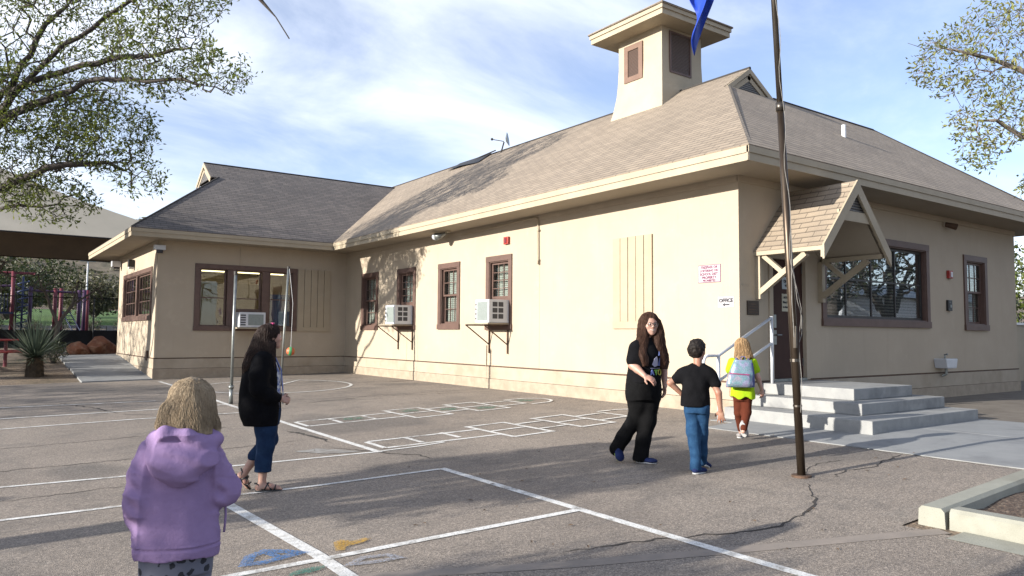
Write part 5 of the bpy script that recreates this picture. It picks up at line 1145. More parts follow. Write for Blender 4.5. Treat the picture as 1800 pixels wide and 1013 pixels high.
class Person:
    def __init__(s,label,x,y,dz=0,group=None):
        s.x,s.y=x,y; s.z=gh(x,y)+dz; v=Vector((x,y,0)).normalized(); s.F=v; s.R=Vector((v.y,-v.x,0)); s.root=thing('person',label,'person',(x,y,s.z))
    def W(s,V): 
        V=np.asarray(V); R_=np.array(s.R);F_=np.array(s.F); o=V[:,0:1]*R_+V[:,1:2]*F_; o[:,2]+=V[:,2]; return o+np.array([s.x,s.y,s.z])
    def part(s,name,prims,mat,h=.01,disp=None,parent=None):
        V,Q=iso(prims,h,disp); V=s.W(V)-np.array([s.x,s.y,s.z]); me=bpy.data.meshes.new(name); me.vertices.add(len(V)); me.vertices.foreach_set('co',V.ravel()); me.loops.add(len(Q)*4); me.loops.foreach_set('vertex_index',Q.ravel()); me.polygons.add(len(Q)); me.polygons.foreach_set('loop_start',np.arange(0,len(Q)*4,4)); me.polygons.foreach_set('loop_total',np.full(len(Q),4)); me.polygons.foreach_set('use_smooth',np.ones(len(Q),bool)); me.update(calc_edges=True); me.validate()
        me.materials.append(mat); o=bpy.data.objects.new(name,me); COL.objects.link(o); o.parent=parent or s.root
        if parent: o.location=(0,0,0)
        bm=bmesh.new(); bm.from_mesh(me); bmesh.ops.smooth_vert(bm,verts=bm.verts,factor=.35,use_axis_x=True,use_axis_y=True,use_axis_z=True); bmesh.ops.recalc_face_normals(bm,faces=bm.faces); bm.to_mesh(me); bm.free(); return o
    def hair(s,name,prims,mat,h,disp,n,axis,zr,seed=0,rad=.0022,skip=None,lean=(0,0)):
        # base volume plus loose locks laid over it, all one mesh
        o=s.part(name,prims,mat,h,disp); me=o.data; from mathutils.bvhtree import BVHTree
        bm=bmesh.new(); bm.from_mesh(me); bv=BVHTree.FromBMesh(bm); bm.free(); rs=np.random.RandomState(seed); R_=Vector(s.R);F_=Vector(s.F); mb=MB()
        for k in range(n):
            a=rs.uniform(0,2*math.pi); z=zr[1]+rs.uniform(-.02,.02); zend=zr[0]+abs(rs.normal(0,.03)) if rs.rand()<.75 else rs.uniform(zr[0],zr[1]-.08); pts=[]; dr=rs.normal(0,.5); off=rs.uniform(.0,.005); ph=rs.uniform(0,6)
            while z>zend and len(pts)<40:
                t=(zr[1]-z)/(zr[1]-zr[0]+1e-6); aa=a+dr*t*.5+.10*math.sin(z*26+ph); c=axis(z); d=R_*math.cos(aa)+F_*math.sin(aa); O=R_*c[0]+F_*c[1]+Vector((0,0,z)); far=O+d*.6; hit=bv.ray_cast(far,-d,.62)[0]
                if hit is None: break
                pts.append(hit+d*(off+.003*math.sin(z*50+ph))); z-=.022
            if len(pts)>3 and not (skip and skip(pts)):
                rr=[rad*(1.1-.75*i/(len(pts)-1)) for i in range(len(pts))]; mb.tube(pts,rr,4,cap=False)
        nb=len(me.vertices); V=np.zeros(nb*3); me.vertices.foreach_get('co',V); faces=[tuple(p.vertices) for p in me.polygons]; m2=bpy.data.meshes.new(name)
        m2.from_pydata([tuple(v) for v in V.reshape(-1,3)]+mb.v,[],faces+[tuple(i+nb for i in f) for f in mb.f]); m2.materials.append(mat); m2.polygons.foreach_set('use_smooth',[True]*len(m2.polygons)); m2.update(); o.data=m2; bpy.data.meshes.remove(me); return o
    def mesh(s,name,mb,mat,parent=None,smooth=False):
        mb.v=[tuple(p) for p in s.W(np.array(mb.v))]; return mb.build(name,mat,parent or s.root,smooth=smooth,fix=False)
def finger(base,dirs,lens,r,k=.006):
    p=A3(*base); pts=[p]
    for d,l in zip(dirs,lens): d=A3(*d); p=p+d/np.linalg.norm(d)*l; pts.append(p)
    return limb(pts,[r*1.05,r,r*.9,r*.78][:len(pts)],None,k)
def hand(wrist,d,palm,sc=1.0,curl=.35,thumb=1,spread=.16):
    """d: pointing direction; palm: direction the palm faces; thumb: +1/-1 side"""
    w=A3(*wrist); d=A3(*d); d/=np.linalg.norm(d); n=A3(*palm); n-=d*(n@d); n/=np.linalg.norm(n); s_=np.cross(d,n)*thumb
    pl=.085*sc; c=w+d*pl*.55; out=ell(c,(.040*sc,.052*sc,.017*sc),[s_,d,n],.012)
    for i,(off,L_) in enumerate(((.030,.070),(.010,.078),(-.011,.073),(-.030,.058))):
        b=w+d*pl*(.98-.10*(i==3))+s_*off*sc; q0=d+s_*spread*(off/.03)*.8; a1=curl*(.8+.25*i/3); 
        dirs=[q0*math.cos(a1)+n*math.sin(a1),q0*math.cos(2.1*a1)+n*math.sin(2.1*a1),q0*math.cos(2.9*a1)+n*math.sin(2.9*a1)]
        out+=finger(b,dirs,[L_*.45*sc,L_*.32*sc,L_*.25*sc],.0088*sc)
    b=w+d*pl*.30+s_*.030*sc+n*.004; out+=finger(b,[s_*.8+d*.6+n*.25,s_*.35+d*.9+n*.35],[.038*sc,.032*sc],.0105*sc,.01)
    return out
def head_prims(c,fwd,sc=1.0,tilt=0,jaw=1.0,nose=1.0):
    """c: centre between the ears; fwd: facing direction (r,f) ; tilt>0 looks down"""
    f=A3(fwd[0],fwd[1],0); f/=np.linalg.norm(f); up=A3(0,0,1); s_=np.cross(f,up); f2=f*math.cos(tilt)-up*math.sin(tilt); u2=np.cross(s_,f2); B_=[s_,f2,u2]
    T=lambda x,y,z: A3(*c)+(s_*x+f2*y+u2*z)*sc
    o=ell(T(0,-.012,.035),(.075*sc,.095*sc,.090*sc),B_,.02)+ell(T(0,.022,-.02),(.062*sc*jaw,.072*sc,.088*sc),B_,.03)
    o+=ell(T(0,.045,-.075),(.040*sc*jaw,.040*sc,.030*sc),B_,.03)+ell(T(0,.077,-.098),(.017*sc,.014*sc,.013*sc),B_,.02)
    o+=limb([T(0,.084,.018),T(0,.102,-.018)],[.009*sc,.012*sc*nose],None,.012)+ell(T(.012,.094,-.022),(.008*sc,.009*sc,.006*sc),B_,.008)+ell(T(-.012,.094,-.022),(.008*sc,.009*sc,.006*sc),B_,.008)
    for q_ in (-1,1):
        o+=ell(T(.044*q_,.058,-.018),(.022*sc,.022*sc,.020*sc),B_,.02)+ell(T(.078*q_,-.005,-.008),(.010*sc,.018*sc,.030*sc),B_,.006)
        o+=limb([T(.012*q_,.086,.032),T(.045*q_,.072,.034)],[.007*sc,.006*sc],None,.01)
        o+=subs(ell(T(.031*q_,.092,.012),(.017*sc,.012*sc,.011*sc),B_),.012)
    o+=limb([T(-.020,.086,-.052),T(0,.093,-.050),T(.020,.086,-.052)],[.006*sc,.0075*sc,.006*sc],None,.008)
    o+=limb([T(-.016,.085,-.062),T(0,.090,-.065),T(.016,.085,-.062)],[.006*sc,.008*sc,.006*sc],None,.008)
    return o,T,B_
def skin(name,c):
    m,nt,N,L,B=mnew(name); v=tc(nt); L.new(mix(nt,c,(c[0]*1.05,c[1]*.82,c[2]*.78),ramp(nt,noise(nt,v,14,4),[(.4,0.0),(.65,.8)])),B.inputs['Base Color']); B.inputs['Roughness'].default_value=.5; B.inputs['Subsurface Weight'].default_value=.08; B.inputs['Subsurface Radius'].default_value=(.02,.008,.004); return m
def cloth(name,c,c2=None,rough=.95,wr=.5,fuzz=0,scale=9):
    m=pm(name,c,c2 or tuple(x*.7 for x in c),scale,rough,wr,.012,7,detail=4,spec=.08); nt_=m.node_tree; B=nt_.nodes['Principled BSDF']; B.inputs['Sheen Weight'].default_value=fuzz
    pv=B.inputs['Normal'].links[0].from_socket; v_=tc(nt_); pv=bump(nt_,noise(nt_,v_,26,5,.7),.45,.010,B,pv); bump(nt_,noise(nt_,v_,260,2),.35,.002,B,pv); return m
def hairm(name,c1,c2):
    m,nt,N,L,B=mnew(name); v=tc(nt,'Object',(60,60,5)); n_=noise(nt,v,1.6,5,.7); L.new(ramp(nt,n_,[(.35,c1),(.65,c2)]),B.inputs['Base Color']); B.inputs['Roughness'].default_value=.6; B.inputs['Specular IOR Level'].default_value=.2; bump(nt,n_,.8,.006,B); return m
def hairdisp(c,amp=.008,f=150,seed=0):
    c=np.array(c[:2])
    def D(P):
        a=np.arctan2(P[...,1]-c[1],P[...,0]-c[0]); z=P[...,2]; n_=vnoise(np.stack([a*3,z*3,z*0],-1),1.3,seed)
        return amp*.55*(np.sin(a*19+n_*7+z*5)+.7*np.sin(a*37+n_*11-z*8)+1.2*vnoise(P*np.array([1,1,.25]),45,seed+1)+.8*vnoise(P,14,seed+2))
    return D
def foldnoise(amp,f,seed,stretch=(1,1,.5)):
    S_=np.array(stretch)
    def D(P): return amp*vnoise(P*S_,f,seed)+amp*.5*vnoise(P*S_,f*2.3,seed+1)
    return D
M['skinA']=skin('fair skin',(.50,.31,.24)); M['skinB']=skin('warm skin',(.40,.22,.15)); M['skinC']=skin('light skin',(.56,.36,.28))
M['tee']=cloth('black jersey',(.010,.010,.012)); M['blackpants']=cloth('black trousers',(.010,.010,.011)); M['jacket']=cloth('black fleece',(.007,.007,.009))
M['denim']=cloth('blue denim',(.017,.052,.125),(.03,.085,.18),scale=14); M['navy']=cloth('navy denim',(.014,.03,.075),(.02,.045,.10),scale=14); M['lilac']=cloth('lilac hoodie fleece',(.365,.255,.465),(.325,.225,.415),wr=.8)
M['lime']=cloth('lime jersey',(.42,.66,.02),(.36,.58,.02),scale=4); M['maroon']=cloth('maroon leggings',(.13,.035,.02),(.10,.028,.016)); M['white2']=pm('white rubber',(.6,.6,.6),None,5,.6); M['blueshoe']=cloth('navy canvas',(.03,.045,.14)); M['greyshoe']=cloth('pale grey suede',(.42,.40,.40)); M['limeshoe']=pm('lime trim',(.45,.65,.10),None,5,.6); M['eye']=pm('eye white',(.7,.68,.66),None,5,.3); M['iris']=pm('dark iris',(.03,.02,.015),None,5,.2); M['teeth']=pm('teeth',(.75,.72,.66),None,5,.3); M['lip']=pm('lip',(.28,.04,.04),None,5,.4)
M['hairbrown']=hairm('long auburn hair',(.032,.014,.009),(.085,.038,.022)); M['hairdark']=hairm('dark hair',(.013,.007,.006),(.045,.024,.018)); M['hairblond']=hairm('dark blond hair',(.27,.20,.13),(.42,.33,.22)); M['hairginger']=hairm('strawberry blond hair',(.30,.18,.085),(.52,.35,.19)); M['hairblack']=hairm('short black hair',(.008,.006,.006),(.022,.016,.013))
M['bluetie']=pm('printed blue',(.20,.26,.62),None,5,.8); M['printw']=pm('printed pale',(.50,.50,.68),None,5,.8); M['printg']=pm('printed green',(.18,.42,.06),None,5,.8); M['printy']=pm('printed yellow',(.55,.52,.08),None,5,.8)
def face_bits(P_,T,sc,glasses=False,smile=False,eyes=True):
    if eyes:
        mb=MB(); 
        for q_ in (-1,1): mb.sphere(tuple(T(.031*q_,.076,.012)),.0122*sc,10)
        P_.mesh('eye',mb,M['eye'],smooth=True)
        mb=MB()
        for q_ in (-1,1): mb.sphere(tuple(T(.031*q_,.0825,.011)),.0085*sc,8)
        P_.mesh('iris',mb,M['iris'],smooth=True)
    if glasses:
        mb=MB()
        for q_ in (-1,1):
            ring_=[T(.033*q_+.026*math.cos(a),.100,.008+.019*math.sin(a)) for a in [2*math.pi*i/16 for i in range(17)]]; mb.tube([tuple(p) for p in ring_],.0028,5); mb.tube([tuple(T(.059*q_,.100,.012)),tuple(T(.080*q_,.01,.012))],.0024,5)
        mb.tube([tuple(T(-.008,.101,.012)),tuple(T(.008,.101,.012))],.0026,5); P_.mesh('glasses',mb,M['black'])
    if smile:
        mb=MB(); mb.tube([tuple(T(x,.096-abs(x)*.30,-.057+x*x*16)) for x in (-.030,-.020,-.010,0,.010,.020,.030)],[.0012,.004,.0054,.0058,.0054,.004,.0012],6); P_.mesh('teeth',mb,M['teeth'],smooth=True)
        mb=MB(); mb.tube([tuple(T(x,.094-abs(x)*.22,-.064+x*x*15)) for x in (-.028,-.014,0,.014,.028)],[.002,.0045,.005,.0045,.002],6); mb.tube([tuple(T(x,.094-abs(x)*.22,-.047+x*x*11)) for x in (-.028,-.014,0,.014,.028)],[.002,.003,.003,.003,.002],6); P_.mesh('lips',mb,M['lip'],smooth=True)
def shoe(heel,toe,w=.045,hgt=.06,sole=.018,lift=0):
    """returns (upper, sole) prims; heel and toe are sole-level points"""
    h_=A3(*heel);t_=A3(*toe); d=t_-h_; L_=np.linalg.norm(d); d/=L_; sd=np.cross(d,A3(0,0,1)); sd/=np.linalg.norm(sd); up=np.cross(sd,d)
    U=ell(h_+d*L_*.22+up*(sole+hgt*.42),(w*.82,L_*.25,hgt*.62),[sd,d,up],.02)+ell(h_+d*L_*.55+up*(sole+hgt*.30),(w*.95,L_*.34,hgt*.42),[sd,d,up],.03)+ell(h_+d*L_*.80+up*(sole+hgt*.20),(w,L_*.20,hgt*.34),[sd,d,up],.03)
    U+=cut(lambda P:-((P-h_)@up-sole*.6))
    def fs(P):
        q_=P-h_; a=q_@d; b=q_@sd; c=q_@up; t=np.clip(a/L_,0,1); ww=w*(.80+.28*np.sin(np.pi*np.clip(t,0,1)**.8)*.9); e=np.sqrt(np.maximum(0,1-np.abs(2*t-1)**5)); return np.maximum(np.maximum(np.abs(b)-ww*(e*.96+.04),np.abs(c-sole*.5)-sole*.5),np.maximum(-a-.0,a-L_))
    R_=.05; S_=[('u',0,fs,np.minimum(h_,t_)-w-.02,np.maximum(h_,t_)+w+.02)]
    return U,S_
# ---------------------------------------------------------------- 1: smiling woman in black by the boy
P1=Person('smiling woman with long brown hair and glasses in printed black T-shirt and black trousers',6.225,6.095)
U1=(.66,.75); Fd=(.75,-.66)
hd,T1,_=head_prims((.108,-.05,1.545),(.35,-.93),1.02,.05,1.12)
body=hd+limb([(.10,-.02,1.47),(.085,0,1.36)],[.052,.062],None,.03)
tors=[(.84,.03,.0,.185,.16),(.92,.035,.0,.19,.165),(1.03,.04,-.01,.165,.145),(1.14,.05,-.02,.175,.155),(1.22,.06,-.02,.175,.16),(1.30,.075,-.01,.165,.13),(1.36,.08,0,.13,.09),(1.395,.085,0,.07,.07)]
body+=bl(tors,U1,.03)
sR=(-.035,-.12,1.325); eR=(-.085,-.17,1.09); wR=(.045,-.30,.985)       # her right arm, nearer the camera
sL=(.20,.12,1.32); eL=(.265,.16,1.06); wL=(.275,.10,.85)
body+=limb([sR,(-.07,-.15,1.21),eR],[.050,.052,.046],None,.03)+limb([eR,(-.03,-.22,1.05),wR],[.048,.044,.029],None,.015)+hand(wR,(.75,-.25,-.35),(-.2,.6,-.6),1.0,.35,-1)
body+=limb([sL,(.235,.15,1.2),eL],[.050,.050,.043],None,.03)+limb([eL,wL],[.045,.028],None,.015)+hand(wL,(-.05,-.05,-1),(-.8,-.3,0),1.0,.4,1)
hR=(-.01,-.06,.86); kR=(-.055,.02,.50); aR=(-.275,.03,.115)            # trailing leg
hL=(.085,.05,.86); kL=(.075,.0,.47); aL=(-.005,-.02,.09)               # standing leg
body+=limb([hR,kR,aR],[.085,.055,.036],None,.03)+limb([hL,kL,aL],[.085,.055,.036],None,.03)
P1.part('body',body,M['skinA'],.0075)
face_bits(P1,T1,1.02,True,True)
tee=loft([(.90,.035,-.005,.205,.185),(.97,.038,-.008,.20,.18),(1.05,.043,-.012,.185,.168),(1.14,.05,-.022,.19,.175),(1.22,.06,-.025,.19,.18),(1.30,.075,-.012,.18,.145),(1.36,.08,0,.15,.105),(1.40,.085,0,.085,.085)],U1,.03)
tee+=limb([(-.0,-.09,1.31),(-.045,-.13,1.28),(-.08,-.16,1.15)],[.070,.070,.074],None,.06)+limb([(.17,.09,1.31),(.21,.13,1.27),(.24,.155,1.16)],[.068,.068,.070],None,.06)
tee+=subs(limb([(.08,-.01,1.36),(.10,-.03,1.46)],[.062,.062]),.01)
P1.part('t_shirt',tee,M['tee'],.010,foldnoise(.008,7,3,(1,1,.5)))
pants=loft([(.70,.03,0,.20,.165),(.78,.03,0,.215,.185),(.86,.03,0,.21,.185),(.95,.037,-.005,.195,.175),(1.0,.04,-.01,.185,.165)],U1,.05)
pants+=limb([hR,(-.03,-.02,.66),kR,(-.19,.03,.27),(-.275,.035,.13)],[.13,.118,.092,.080,.080],None,.04)+limb([hL,(.08,.02,.66),kL,(.03,-.01,.25),(-.0,-.015,.045)],[.13,.115,.088,.078,.085],None,.04)+cut(lambda P:.022-P[...,2])
P1.part('trousers',pants,M['blackpants'],.011,foldnoise(.010,6,9,(1,1,.5)))
u_,s_=shoe((-.285,.05,.195),(-.235,-.03,.005),.046,.06)
uu=P1.part('shoe',u_,M['blueshoe'],.008); P1.part('sole',s_,M['limeshoe'],.007,parent=uu)
u_,s_=shoe((-.055,-.02,.0),(.175,-.09,.0),.046,.06); uu=P1.part('shoe',u_,M['blueshoe'],.008); P1.part('sole',s_,M['white2'],.007,parent=uu)
hr=ell(T1(0,-.028,.045),(.098,.112,.100),_,.02)+loft([(1.05,.24,-.02,.05,.06),(1.12,.245,-.03,.075,.075),(1.20,.225,-.04,.085,.08),(1.32,.185,-.03,.085,.09),(1.42,.175,-.01,.075,.10),(1.52,.17,0,.05,.10),(1.60,.15,0,.05,.08)],U1,.03)+loft([(1.08,.055,-.225,.03,.022),(1.14,.05,-.215,.05,.035),(1.20,.04,-.205,.062,.045),(1.30,.03,-.15,.07,.06),(1.42,.03,-.09,.06,.07),(1.52,.045,-.06,.045,.085),(1.60,.06,-.05,.04,.08)],U1,.03)+loft([(1.15,.10,.13,.10,.05),(1.3,.10,.10,.11,.07),(1.45,.10,.06,.11,.08),(1.6,.10,.03,.08,.08)],U1,.03)
hr+=subs(ell(T1(0,.092,-.022),(.064,.07,.098),_),.015)
P1.hair('hair',hr,M['hairbrown'],.0085,hairdisp((.11,0),.004),500,lambda z:(.11,-.01),(1.10,1.655),1,.0028)
# shirt print (front of the chest, facing the camera's right)
def onchest(a,z,off=.004):   # a: lateral metres from her midline (+ towards her left), z
    u=np.array(U1)/np.linalg.norm(U1); v=np.array([Fd[0],Fd[1]])/np.linalg.norm(Fd); S_=np.array(sorted([(.90,.035,-.005,.205,.185),(1.05,.043,-.012,.185,.168),(1.14,.05,-.022,.19,.175),(1.22,.06,-.025,.19,.18),(1.30,.075,-.012,.18,.145),(1.36,.08,0,.15,.105)]))
    cr,cf,hw_,hd_=[np.interp(z,S_[:,0],S_[:,i]) for i in (1,2,3,4)]; y=hd_*(1-min(.98,abs(a/hw_))**2.3)**(1/2.3)+off+.006; return (cr+u[0]*a+v[0]*y,cf+u[1]*a+v[1]*y,z)
def decal(name,polys,mat):
    mb=MB()
    for pts in polys:
        # triangulated fan on the curved chest, with thickness
        c=(sum(p[0] for p in pts)/len(pts),sum(p[1] for p in pts)/len(pts)); Q=[onchest(*p) for p in pts]; Cn=onchest(*c); Q2=[onchest(p[0],p[1],.0) for p in pts]; n_=len(pts)
        mb.add(Q+[Cn]+Q2,[(i,(i+1)%n_,n_) for i in range(n_)]+[(i,(i+1)%n_,n_+1+(i+1)%n_,n_+1+i) for i in range(n_)])
    P1.mesh(name,mb,mat)
decal('shirt_print',[[(-.07,1.10),(-.05,1.17),(-.02,1.19),(.0,1.16),(.015,1.09),(-.03,1.075)],[(-.085,1.065),(.09,1.065),(.09,1.055),(-.085,1.055)]],M['printw'])
decal('shirt_print',[[(.02,1.09),(.03,1.17),(.05,1.20),(.07,1.13),(.08,1.08)],[(.0,1.20),(.015,1.25),(.03,1.20)],[(-.09,.985),(-.07,1.045),(-.055,1.045),(-.035,.985),(-.05,.985),(-.062,1.02),(-.075,.985)]],M['bluetie'])
decal('shirt_print',[[(-.03,1.045),(.025,1.045),(.025,1.03),(.005,1.03),(.005,.985),(-.01,.985),(-.01,1.03),(-.03,1.03)]],M['printg'])
ring_=[(.06+.03*math.cos(a),1.015+.03*math.sin(a)) for a in [2*math.pi*i/14 for i in range(14)]]
mb=MB(); pp=[onchest(a,z,.002) for a,z in ring_]; mb.tube(pp+[pp[0]],.007,5); P1.mesh('shirt_print',mb,M['printy'])
# ---------------------------------------------------------------- 2: boy walking away
P2=Person('boy with short black hair in black T-shirt and blue jeans walking away',6.20,5.27)
# s=167 px/m ; feet at 832
u2=(.98,.15)
hd,T2,B2=head_prims((.018,.02,1.265),(.45,.9),.90,.05)
body=hd+limb([(.02,0,1.18),(.02,.0,1.09)],[.043,.045],None,.02)+bl([(.74,-.01,0,.13,.10),(.85,-.01,.0,.125,.095),(.95,0,0,.135,.10),(1.04,.005,0,.14,.085),(1.08,.01,0,.10,.07)],u2,.02)
sl_=(-.118,.0,1.035); el_=(-.262,-.02,.93); wl_=(-.13,.03,.80); sr_=(.135,.0,1.03); er_=(.225,-.03,.84); wr_=(.245,-.01,.66)
body+=limb([sl_,el_],[.038,.034],None,.02)+limb([el_,wl_],[.034,.024],None,.01)+hand(wl_,(.7,.5,-.25),(.1,.9,.2),.85,.4,1)
body+=limb([sr_,er_],[.038,.034],None,.02)+limb([er_,wr_],[.036,.023],None,.01)+hand(wr_,(.05,.05,-1),(.25,.9,0),.88,.22,-1,.3)
body+=limb([(-.055,0,.72),(-.03,.0,.40),(-.005,.0,.06)],[.06,.042,.032],None,.03)+limb([(.055,0,.72),(.055,.06,.40),(.06,.21,.10)],[.06,.042,.032],None,.03)
P2.part('body',body,M['skinB'],.0075)
tee=loft([(.70,-.005,0,.150,.125),(.80,-.005,0,.144,.12),(.9,0,0,.136,.113),(1.0,.005,0,.138,.106),(1.06,.01,0,.134,.09),(1.10,.012,0,.115,.075),(1.14,.015,0,.06,.055)],u2,.03)+limb([(-.10,.0,1.05),(-.14,0,1.03),(-.20,-.012,.975)],[.052,.048,.052],None,.06)+limb([(.115,.0,1.045),(.155,0,1.01),(.205,-.015,.93)],[.052,.048,.052],None,.06)+subs(limb([(.02,0,1.11),(.02,0,1.2)],[.052,.052]),.006)
P2.part('t_shirt',tee,M['tee'],.009,foldnoise(.008,9,13,(1,1,.6)))
pants=loft([(.62,0,0,.125,.105),(.70,0,0,.138,.112),(.77,0,0,.132,.108)],u2,.05)+limb([(-.055,0,.66),(-.03,.0,.42),(-.005,.0,.20),(-.01,.0,.06)],[.080,.064,.056,.060],None,.012)+limb([(.055,.01,.66),(.055,.06,.42),(.05,.15,.20),(.05,.21,.10)],[.080,.064,.056,.058],None,.012)+cut(lambda P:.035-P[...,2])
P2.part('jeans',pants,M['denim'],.010,foldnoise(.009,9,19,(1,1,.8)))
u_,s_=shoe((-.03,-.06,.0),(.08,.11,.0),.042,.055); uu=P2.part('shoe',u_,M['blueshoe'],.008); P2.part('sole',s_,M['white2'],.007,parent=uu)
u_,s_=shoe((.055,.17,.06),(.12,.33,.0),.040,.055); uu=P2.part('shoe',u_,M['blueshoe'],.008); P2.part('sole',s_,M['white2'],.007,parent=uu)
hr=ell(T2(0,-.02,.045),(.088,.098,.090),B2,.02)+ell(T2(0,-.05,-.005),(.076,.065,.07),B2,.03)+subs(ell(T2(0,.10,-.03),(.085,.075,.09),B2),.02)
P2.part('hair',hr,M['hairblack'],.008,lambda P:.007*vnoise(P,42,5)+.005*vnoise(P,80,6))
# ---------------------------------------------------------------- 3: small girl with a silver backpack
P3=Person('small girl with blond hair in a lime T-shirt wearing a silver backpack by the steps',8.19,6.19)
u3=(.99,.12)
hd,T3,B3=head_prims((.0,.02,1.19),(.2,.97),.87,.12)
body=hd+limb([(.0,0,1.11),(.0,0,1.04)],[.04,.045],None,.02)+bl([(.62,0,0,.12,.095),(.75,0,0,.105,.085),(.88,0,0,.115,.09),(.97,0,0,.12,.085),(1.03,0,0,.09,.06),(1.07,0,0,.05,.045)],u3,.03)
sr_=(.125,0,1.0); er_=(.19,-.02,.80); wr_=(.235,.02,.645); sl_=(-.125,0,1.0); el_=(-.155,.0,.80); wl_=(-.15,.03,.63)
body+=limb([sr_,er_],[.042,.034],None,.02)+limb([er_,wr_],[.034,.023],None,.01)+hand(wr_,(.1,.1,-1),(-.5,.8,0),.78,.5,-1)+limb([sl_,el_],[.042,.034],None,.02)+limb([el_,wl_],[.034,.023],None,.01)+hand(wl_,(.05,.1,-1),(.5,.8,0),.78,.5,1)
body+=limb([(-.05,0,.62),(-.055,.05,.34),(-.03,.16,.08)],[.055,.038,.028],None,.03)+limb([(.05,0,.62),(.045,-.02,.36),(.0,-.10,.12)],[.055,.038,.028],None,.03)
P3.part('body',body,M['skinC'],.0075)
tee=loft([(.53,0,0,.155,.13),(.56,0,0,.155,.13),(.66,0,0,.14,.115),(.78,0,0,.125,.105),(.9,0,0,.128,.102),(.98,0,0,.13,.095),(1.035,0,0,.09,.068),(1.06,0,0,.055,.052)],u3,.03)+limb([sr_,(.165,-.01,.90)],[.056,.056],None,.04)+limb([sl_,(-.15,-.01,.90)],[.056,.056],None,.04)+cut(lambda P:.545+.018*np.sin(P[...,0]*38)-P[...,2])
P3.part('t_shirt',tee,M['lime'],.009,foldnoise(.009,9,23,(1,1,.4)))
leg=loft([(.50,0,0,.105,.09),(.58,0,0,.12,.10),(.64,0,0,.12,.10)],u3,.05)+limb([(-.05,0,.58),(-.055,.05,.34),(-.035,.15,.12)],[.075,.055,.042],None,.02)+limb([(.05,0,.58),(.045,-.015,.36),(.005,-.085,.16)],[.077,.058,.044],None,.02)
P3.part('leggings',leg,M['maroon'],.009,foldnoise(.005,12,29))
u_,s_=shoe((-.015,-.125,.235),(.015,-.03,.035),.042,.06); uu=P3.part('shoe',u_,M['greyshoe'],.008); P3.part('sole',s_,M['white2'],.007,parent=uu)
u_,s_=shoe((-.045,.13,.0),(-.04,.32,.0),.038,.05); uu=P3.part('shoe',u_,M['greyshoe'],.008); P3.part('sole',s_,M['white2'],.007,parent=uu)
hr=ell(T3(0,-.02,.045),(.080,.095,.088),B3,.02)+loft([(1.03,.02,-.03,.115,.07),(1.08,.015,-.02,.115,.08),(1.15,.01,-.01,.10,.085),(1.24,.0,0,.075,.07)],u3,.03)+subs(ell(T3(0,.10,-.04),(.07,.075,.1),B3),.02)+cut(lambda P:1.045+.02*np.sin(P[...,0]*70)+.01*np.sin(P[...,0]*31)-P[...,2])
P3.hair('hair',hr,M['hairginger'],.008,hairdisp((0,0),.004),420,lambda z:(.005,0),(1.03,1.28),2,.0028)
# the backpack is carried: a thing of its own
mbp,nt,N_,L_,B_=mnew('iridescent sequins'); vo=N_.new('ShaderNodeTexVoronoi'); vo.inputs['Scale'].default_value=95; L_.new(tc(nt),vo.inputs['Vector'])
L_.new(mix(nt,ramp(nt,noise(nt,tc(nt),7,4,.7),[(.30,(.28,.20,.38)),(.45,(.30,.31,.44)),(.55,(.17,.32,.36)),(.70,(.38,.33,.42))]),ramp(nt,vo.outputs['Distance'],[(0,.6),(.6,1.3)]),1.0,'MULTIPLY'),B_.inputs['Base Color']); B_.inputs['Roughness'].default_value=.35; B_.inputs['Metallic'].default_value=.35; bump(nt,vo.outputs['Distance'],.5,.004,B_); M['sequin']=mbp
M['bagblue']=cloth('slate blue nylon',(.10,.12,.28),(.14,.15,.32)); M['pinkzip']=pm('magenta zip',(.45,.03,.17),None,4,.5)
BP=Person('x',8.19,6.19); bpy.data.objects.remove(BP.root); BP.root=thing('backpack','shiny silver and turquoise sequin backpack worn by the small girl','backpack',(8.19,6.19,gh(8.19,6.19))); BP.root.location=(8.19,6.19,gh(8.19,6.19))
bag=loft([(.685,-.035,-.17,.165,.075),(.72,-.035,-.18,.172,.085),(.85,-.02,-.17,.155,.08),(.97,.0,-.155,.125,.07),(1.035,.01,-.145,.105,.05)],u3,.03,3.2)
bo=BP.part('bag',bag,M['sequin'],.009,foldnoise(.005,10,33))
BP.part('side_panel',loft([(.69,.075,-.135,.07,.09),(.85,.075,-.13,.07,.085),(1.0,.07,-.12,.055,.07)],u3,.03,3),M['bagblue'],.009)
BP.part('front_pocket',loft([(.695,-.045,-.245,.135,.03),(.73,-.045,-.25,.145,.038),(.84,-.04,-.245,.13,.032),(.865,-.035,-.235,.12,.02)],u3,.02,3.5),M['sequin'],.008)
mb=MB(); mb.tube([(-.17,-.262,.87),(-.10,-.278,.862),(.0,-.278,.855),(.085,-.258,.850)],.006,6); BP.mesh('zip',mb,M['pinkzip'])
mb=MB(); 
for q_ in (-1,1): mb.tube([(.09*q_,-.10,.75),(.12*q_,-.05,.76),(.115*q_,.09,.85),(.10*q_,.11,.97),(.085*q_,.06,1.06),(.075*q_,-.05,1.07),(.07*q_,-.11,1.02)],.016,6)
BP.mesh('strap',mb,M['bagblue'],smooth=True)
mb=MB(); mb.tube([(-.02,-.16,1.03),(-.015,-.17,1.075),(.03,-.17,1.075),(.035,-.16,1.03)],.007,6); BP.mesh('handle',mb,M['bagblue'])
# ---------------------------------------------------------------- 4: woman in profile in a black jacket
P4=Person('woman with long dark hair in black jacket, cropped navy jeans and black sandals',2.50,7.76)
